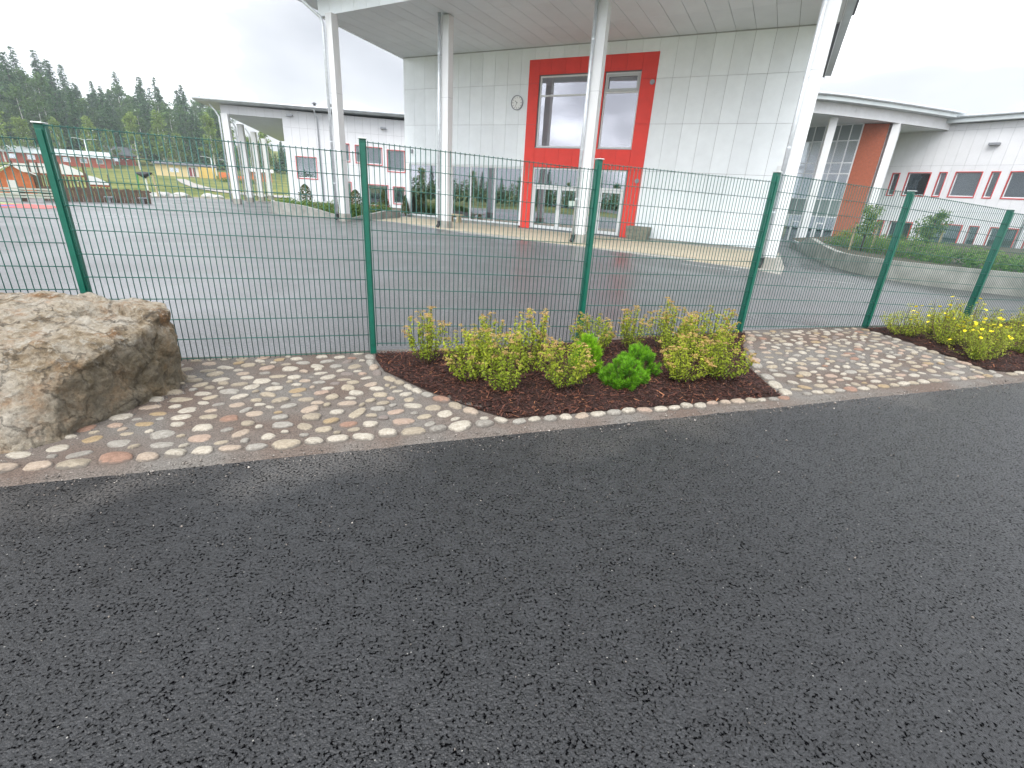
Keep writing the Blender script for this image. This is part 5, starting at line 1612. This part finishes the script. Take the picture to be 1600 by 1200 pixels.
MB().box(2.5, -.9, -.3, 6.0, -.004, 2.4).build("yellow_annex", "yellow_wall", yb)
oc = empty("orange_container", gz0(-29.6, 140), R(29.6), "orange metal container with stepped top at the lawn edge", "container")
MB().box(-3.0, 0, -.3, .0, 2.4, 1.75).build("tall_box", "orange_metal", oc); MB().box(.004, 0, -.3, 4.4, 2.4, 1.15).build("low_box", "orange_metal", oc)
for x in (-2.4, -1.6, -.8, .8, 1.6, 2.4, 3.2): MB().box(x, -.06, -.2, x + .08, -.002, 1.1).build("rib", "orange_metal", oc)
house("garden_shed", -27.4, 150, -3, 3, 4, 2.2, "orange_wood", "white_board", "orange brown shed with pale roof seen between the portico columns", .3, [(-1.2, .2, .6, 1.7)])
def lamp(azd, r, h, arms, label):
    x, y, z = gz0(azd, r)
    o = empty("street_lamp", (x, y, z), R(-azd), label, "street lamp", "street lamps beyond the yard")
    MB().tube([(0, 0, -.3), (0, 0, h)], [.10, .06], 8).build("pole", "galvanised", o, smooth=True)
    for s in arms:
        a = MB().tube([(0, 0, h - .05), (s * .7, 0, h + .12), (s * 1.3, 0, h + .18)], .045, 6).build("arm", "galvanised", o)
        MB().box(min(s * 1.2, s * 2.0), -.15, h + .13, max(s * 1.2, s * 2.0), .15, h + .24).build("lamp_head", "grey_aluminium", a)
lamp(-40.3, 140, 6.2, (1, -1), "twin arm street lamp behind the play panels")
lamp(-31.3, 135, 4.6, (-1,), "short street lamp right of the yellow building")
lamp(-29.9, 130, 4.2, (-1,), "street lamp in front of the orange container")
# pale rocks along the lawn edge
for i, (az_, r, sc) in enumerate(((-36.2, 58.5, .55), (-35.6, 59.5, .7), (-34.2, 62, .6), (-32.0, 62.5, .6), (-31.2, 61.5, .45))):
    x, y, z = gz0(az_, r)
    import bmesh
    bm = bmesh.new(); bmesh.ops.create_icosphere(bm, subdivisions=2, radius=1)
    for v in bm.verts: v.co = Vector((v.co.x * 1.3, v.co.y, v.co.z * .55)) * (1 + .3 * noise.noise(v.co * 1.4 + Vector((i * 5, 0, 0))))
    me = bpy.data.meshes.new("edge_rock"); bm.to_mesh(me); bm.free(); me.materials.append(MATS["pale_rock"])
    o = link("edge_rock", me, None, (x, y, z + .1)); o.scale = (sc, sc, sc)
    tag(o, ["pale grey rock at the right end of the timber fence", "larger pale rock second from the timber fence", "pale rock in the middle of the lawn edge row", "pale rock second from the portico at the lawn edge", "small pale rock nearest the portico at the lawn edge"][i], "rock", "pale rocks along the lawn edge")

# tree kinds
def spruce(seed, h, w):
    rs = np.random.RandomState(seed)
    r = empty("spruce_tree", (0, 0, 0), 0, "dark spruce in the forest on the far hillside", "tree", "spruces of the hillside forest")
    MB().tube([(0, 0, -.5), (0, 0, h * .96)], [.22, .03], 6).build("trunk", "bark", r)
    C, N, T, S = [], [], [], []
    lv = 30
    for i in range(lv):
        f = i / lv; z = h * (.10 + .88 * f); rad_ = w * (1 - f) ** .8 * rs.uniform(.75, 1.12) + .28
        nb = int(7 + 12 * (1 - f))
        for k in range(nb):
            a = rs.uniform(0, 6.283); l = rad_ * rs.uniform(.7, 1.1)
            for q in (.35, .65, .95):
                for rep in range(2):
                    p = np.array([math.cos(a) * l * q, math.sin(a) * l * q, z - l * q * .30 + rs.normal(0, .10)]) + rs.normal(0, .12, 3)
                    C.append(p); nn = np.array([math.cos(a) * .35, math.sin(a) * .35, .9]) + rs.normal(0, .35, 3); N.append(nn / np.linalg.norm(nn))
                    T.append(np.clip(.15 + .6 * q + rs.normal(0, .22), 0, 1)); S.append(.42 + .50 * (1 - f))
    leaf_cloud("crown", "spruce_needle", r, np.array(C), np.array(N), np.array(S), np.array(T), rs, aspect=.6)
    return r
def birch(seed, h, w, lab="light green birch at the foot of the forest", leafm="birch_leaf"):
    rs = np.random.RandomState(seed)
    r = empty("birch_tree", (0, 0, 0), 0, lab, "tree", "birches at the forest edge")
    MB().tube([(0, 0, -.5), (.15, 0, h * .4), (.0, .1, h * .7), (.05, 0, h * .95)], [.16, .13, .08, .02], 6).build("trunk", "birch_bark", r)
    br = MB(); C, N, T = [], [], []
    for i in range(44):
        z = h * rs.uniform(.22, .93); f = z / h; a = rs.uniform(0, 6.283); l = w * (1.15 - f) ** .8 * rs.uniform(.55, 1.15)
        e = np.array([math.cos(a) * l, math.sin(a) * l, z + l * .5]); b0 = np.array([0, 0, z])
        br.tube([tuple(b0), tuple((b0 + e) / 2 + np.array([0, 0, .15])), tuple(e)], [.05, .035, .015], 4, cap=False)
        for k in range(46):
            u_ = rs.uniform(.2, 1.1); p = b0 * (1 - u_) + e * u_ + rs.normal(0, .32, 3) + np.array([0, 0, -.25 * u_])
            nn = rs.normal(0, 1, 3) + np.array([0, 0, .6]); C.append(p); N.append(nn / np.linalg.norm(nn)); T.append(np.clip(.35 + .35 * f + rs.normal(0, .22), 0, 1))
    br.build("branches", "bark", r)
    leaf_cloud("crown", leafm, r, np.array(C), np.array(N), .42, np.array(T), rs, aspect=.7)
    return r
SPR = [spruce(61, 19, 3.5), spruce(62, 20, 4.2), spruce(63, 18, 3.2), spruce(64, 20, 3.7)]
BIR = [birch(71, 12.5, 2.6), birch(72, 11, 2.9), birch(73, 14, 2.4)]
LEF = [birch(74, 17, 4.6, "dark green leafy tree among the spruces of the hillside forest", "forest_leaf"), birch(75, 16, 5.2, "dark green leafy tree among the spruces of the hillside forest", "forest_leaf")]
for o in LEF: o.name = "leafy_tree"; o["group"] = "leafy trees of the hillside forest"
used = set()
def plant(kind, lst, k, x, y, z, rz, sc, label=None):
    key = (kind, k)
    if key not in used:
        used.add(key); o = lst[k]; o.location, o.rotation_euler, o.scale = (x, y, z), (0, 0, rz), (sc, sc, sc)
        if label: o["label"] = label
        return o
    return copy_tree(lst[k], (x, y, z), rz, sc, label)
rt_ = random.Random(99)
for row, (r0, step, sc0) in enumerate(((196, .95, .86), (214, .85, .98), (234, .8, 1.06), (256, .75, 1.10), (280, .72, 1.15))):
    a = -50.0
    while a < -22:
        r = r0 + rt_.uniform(-8, 8); x, y = polar(a + rt_.uniform(-.3, .3), r)
        boost = .50 if a > -29.6 else 1.0 + .22 * ss(0, 1, (-39.5 - a) / 6)
        if a > -29.6 and row > 1: a += step; continue
        if rt_.random() < .36 and boost >= 1: plant("l", LEF, rt_.randrange(2), x, y, tz(x, y), rt_.uniform(0, 6), sc0 * boost * rt_.uniform(.85, 1.15))
        else: plant("s", SPR, rt_.randrange(4), x, y, tz(x, y), rt_.uniform(0, 6), sc0 * rt_.uniform(.80, 1.15) * boost)
        a += step * rt_.uniform(.7, 1.3)
bl = [(-45.4, 172, 1.1, "birch at the left frame edge above the grey roof"), (-44.0, 176, .92, "birch left of the tall fence post"), (-41.9, 178, .80, "small birch right of the tall fence post"),
      (-39.9, 180, .95, "birch above the twin arm lamp"), (-38.6, 182, .82, "slim birch above the black hoop"), (-36.9, 176, 1.05, "wide birch left of the yellow building"),
      (-35.0, 178, 1.22, "tallest birch, directly above the yellow building"), (-33.7, 182, .9, "birch over the right end of the yellow building"), (-31.0, 170, 1.18, "white stemmed birch next to the portico column"),
      (-29.6, 172, 1.05, "birch seen between the first portico columns"), (-28.0, 170, 1.0, "birch seen between the last portico columns"), (-26.6, 172, 1.0, "birch right of the last portico column")]
for i, (az_, r, sc, lab) in enumerate(bl):
    x, y = polar(az_, r); plant("b", BIR, i % 3, x, y, tz(x, y), rt_.uniform(0, 6), sc, lab)
# low bushes in front of the container
bs = empty("lawn_bush", gz0(-29.2, 128), 0, "low green bushes in front of the orange container", "bush")
hedge_along(bs, [(-4, 0), (0, .2), (4, 0)], 1.0, .9, 1500, .25, 8, 0)
# trees across the road, behind the viewer: they show in the window panes
tk = empty("thicket", (0, 0, 0), 0, "dense dark thicket across the road mirrored in the panes", "thicket")
tk["kind"] = "stuff"
tline = [(3 + 62 * math.sin(R(q)), 25 + 62 * math.cos(R(q))) for q in range(-88, -170, -3)]
hedge_along(tk, tline, 2.2, 3.0, 9000, .55, 9, -.1)
for i in range(30):
    az_ = -90 - i * 2.5 + rt_.uniform(-.8, .8); dd_ = 66 + rt_.uniform(-3, 5)
    x, y = 3 + dd_ * math.sin(R(az_)), 25 + dd_ * math.cos(R(az_))
    if i % 3 == 1: o = plant("b", BIR, i % 2, x, y, -.1, rt_.uniform(0, 6), rt_.uniform(.34, .46), "young birch across the road mirrored in the panes")
    else: o = plant("s", SPR, i % 4, x, y, -.1, rt_.uniform(0, 6), rt_.uniform(.20, .32), "young spruce across the road mirrored in the panes")
    o["group"] = "young trees across the road"
# light haze in the damp air: one closed box round everything
hz_ = MB().box(-420, -200, -2.0, 300, 420, 60).build("haze", "black_paint")
hz_.data.materials.clear()
hm = bpy.data.materials.new("haze"); hm.use_nodes = True
ht = hm.node_tree; ht.nodes.clear()
ho = ht.nodes.new("ShaderNodeOutputMaterial"); hv = ht.nodes.new("ShaderNodeVolumePrincipled")
hv.inputs["Color"].default_value = (.80, .88, .95, 1); hv.inputs["Density"].default_value = .00065; hv.inputs["Anisotropy"].default_value = .2
ht.links.new(hv.outputs[0], ho.inputs["Volume"])
hz_.data.materials.append(hm)
tag(hz_, kind="stuff")
print("objects", len(bpy.data.objects))
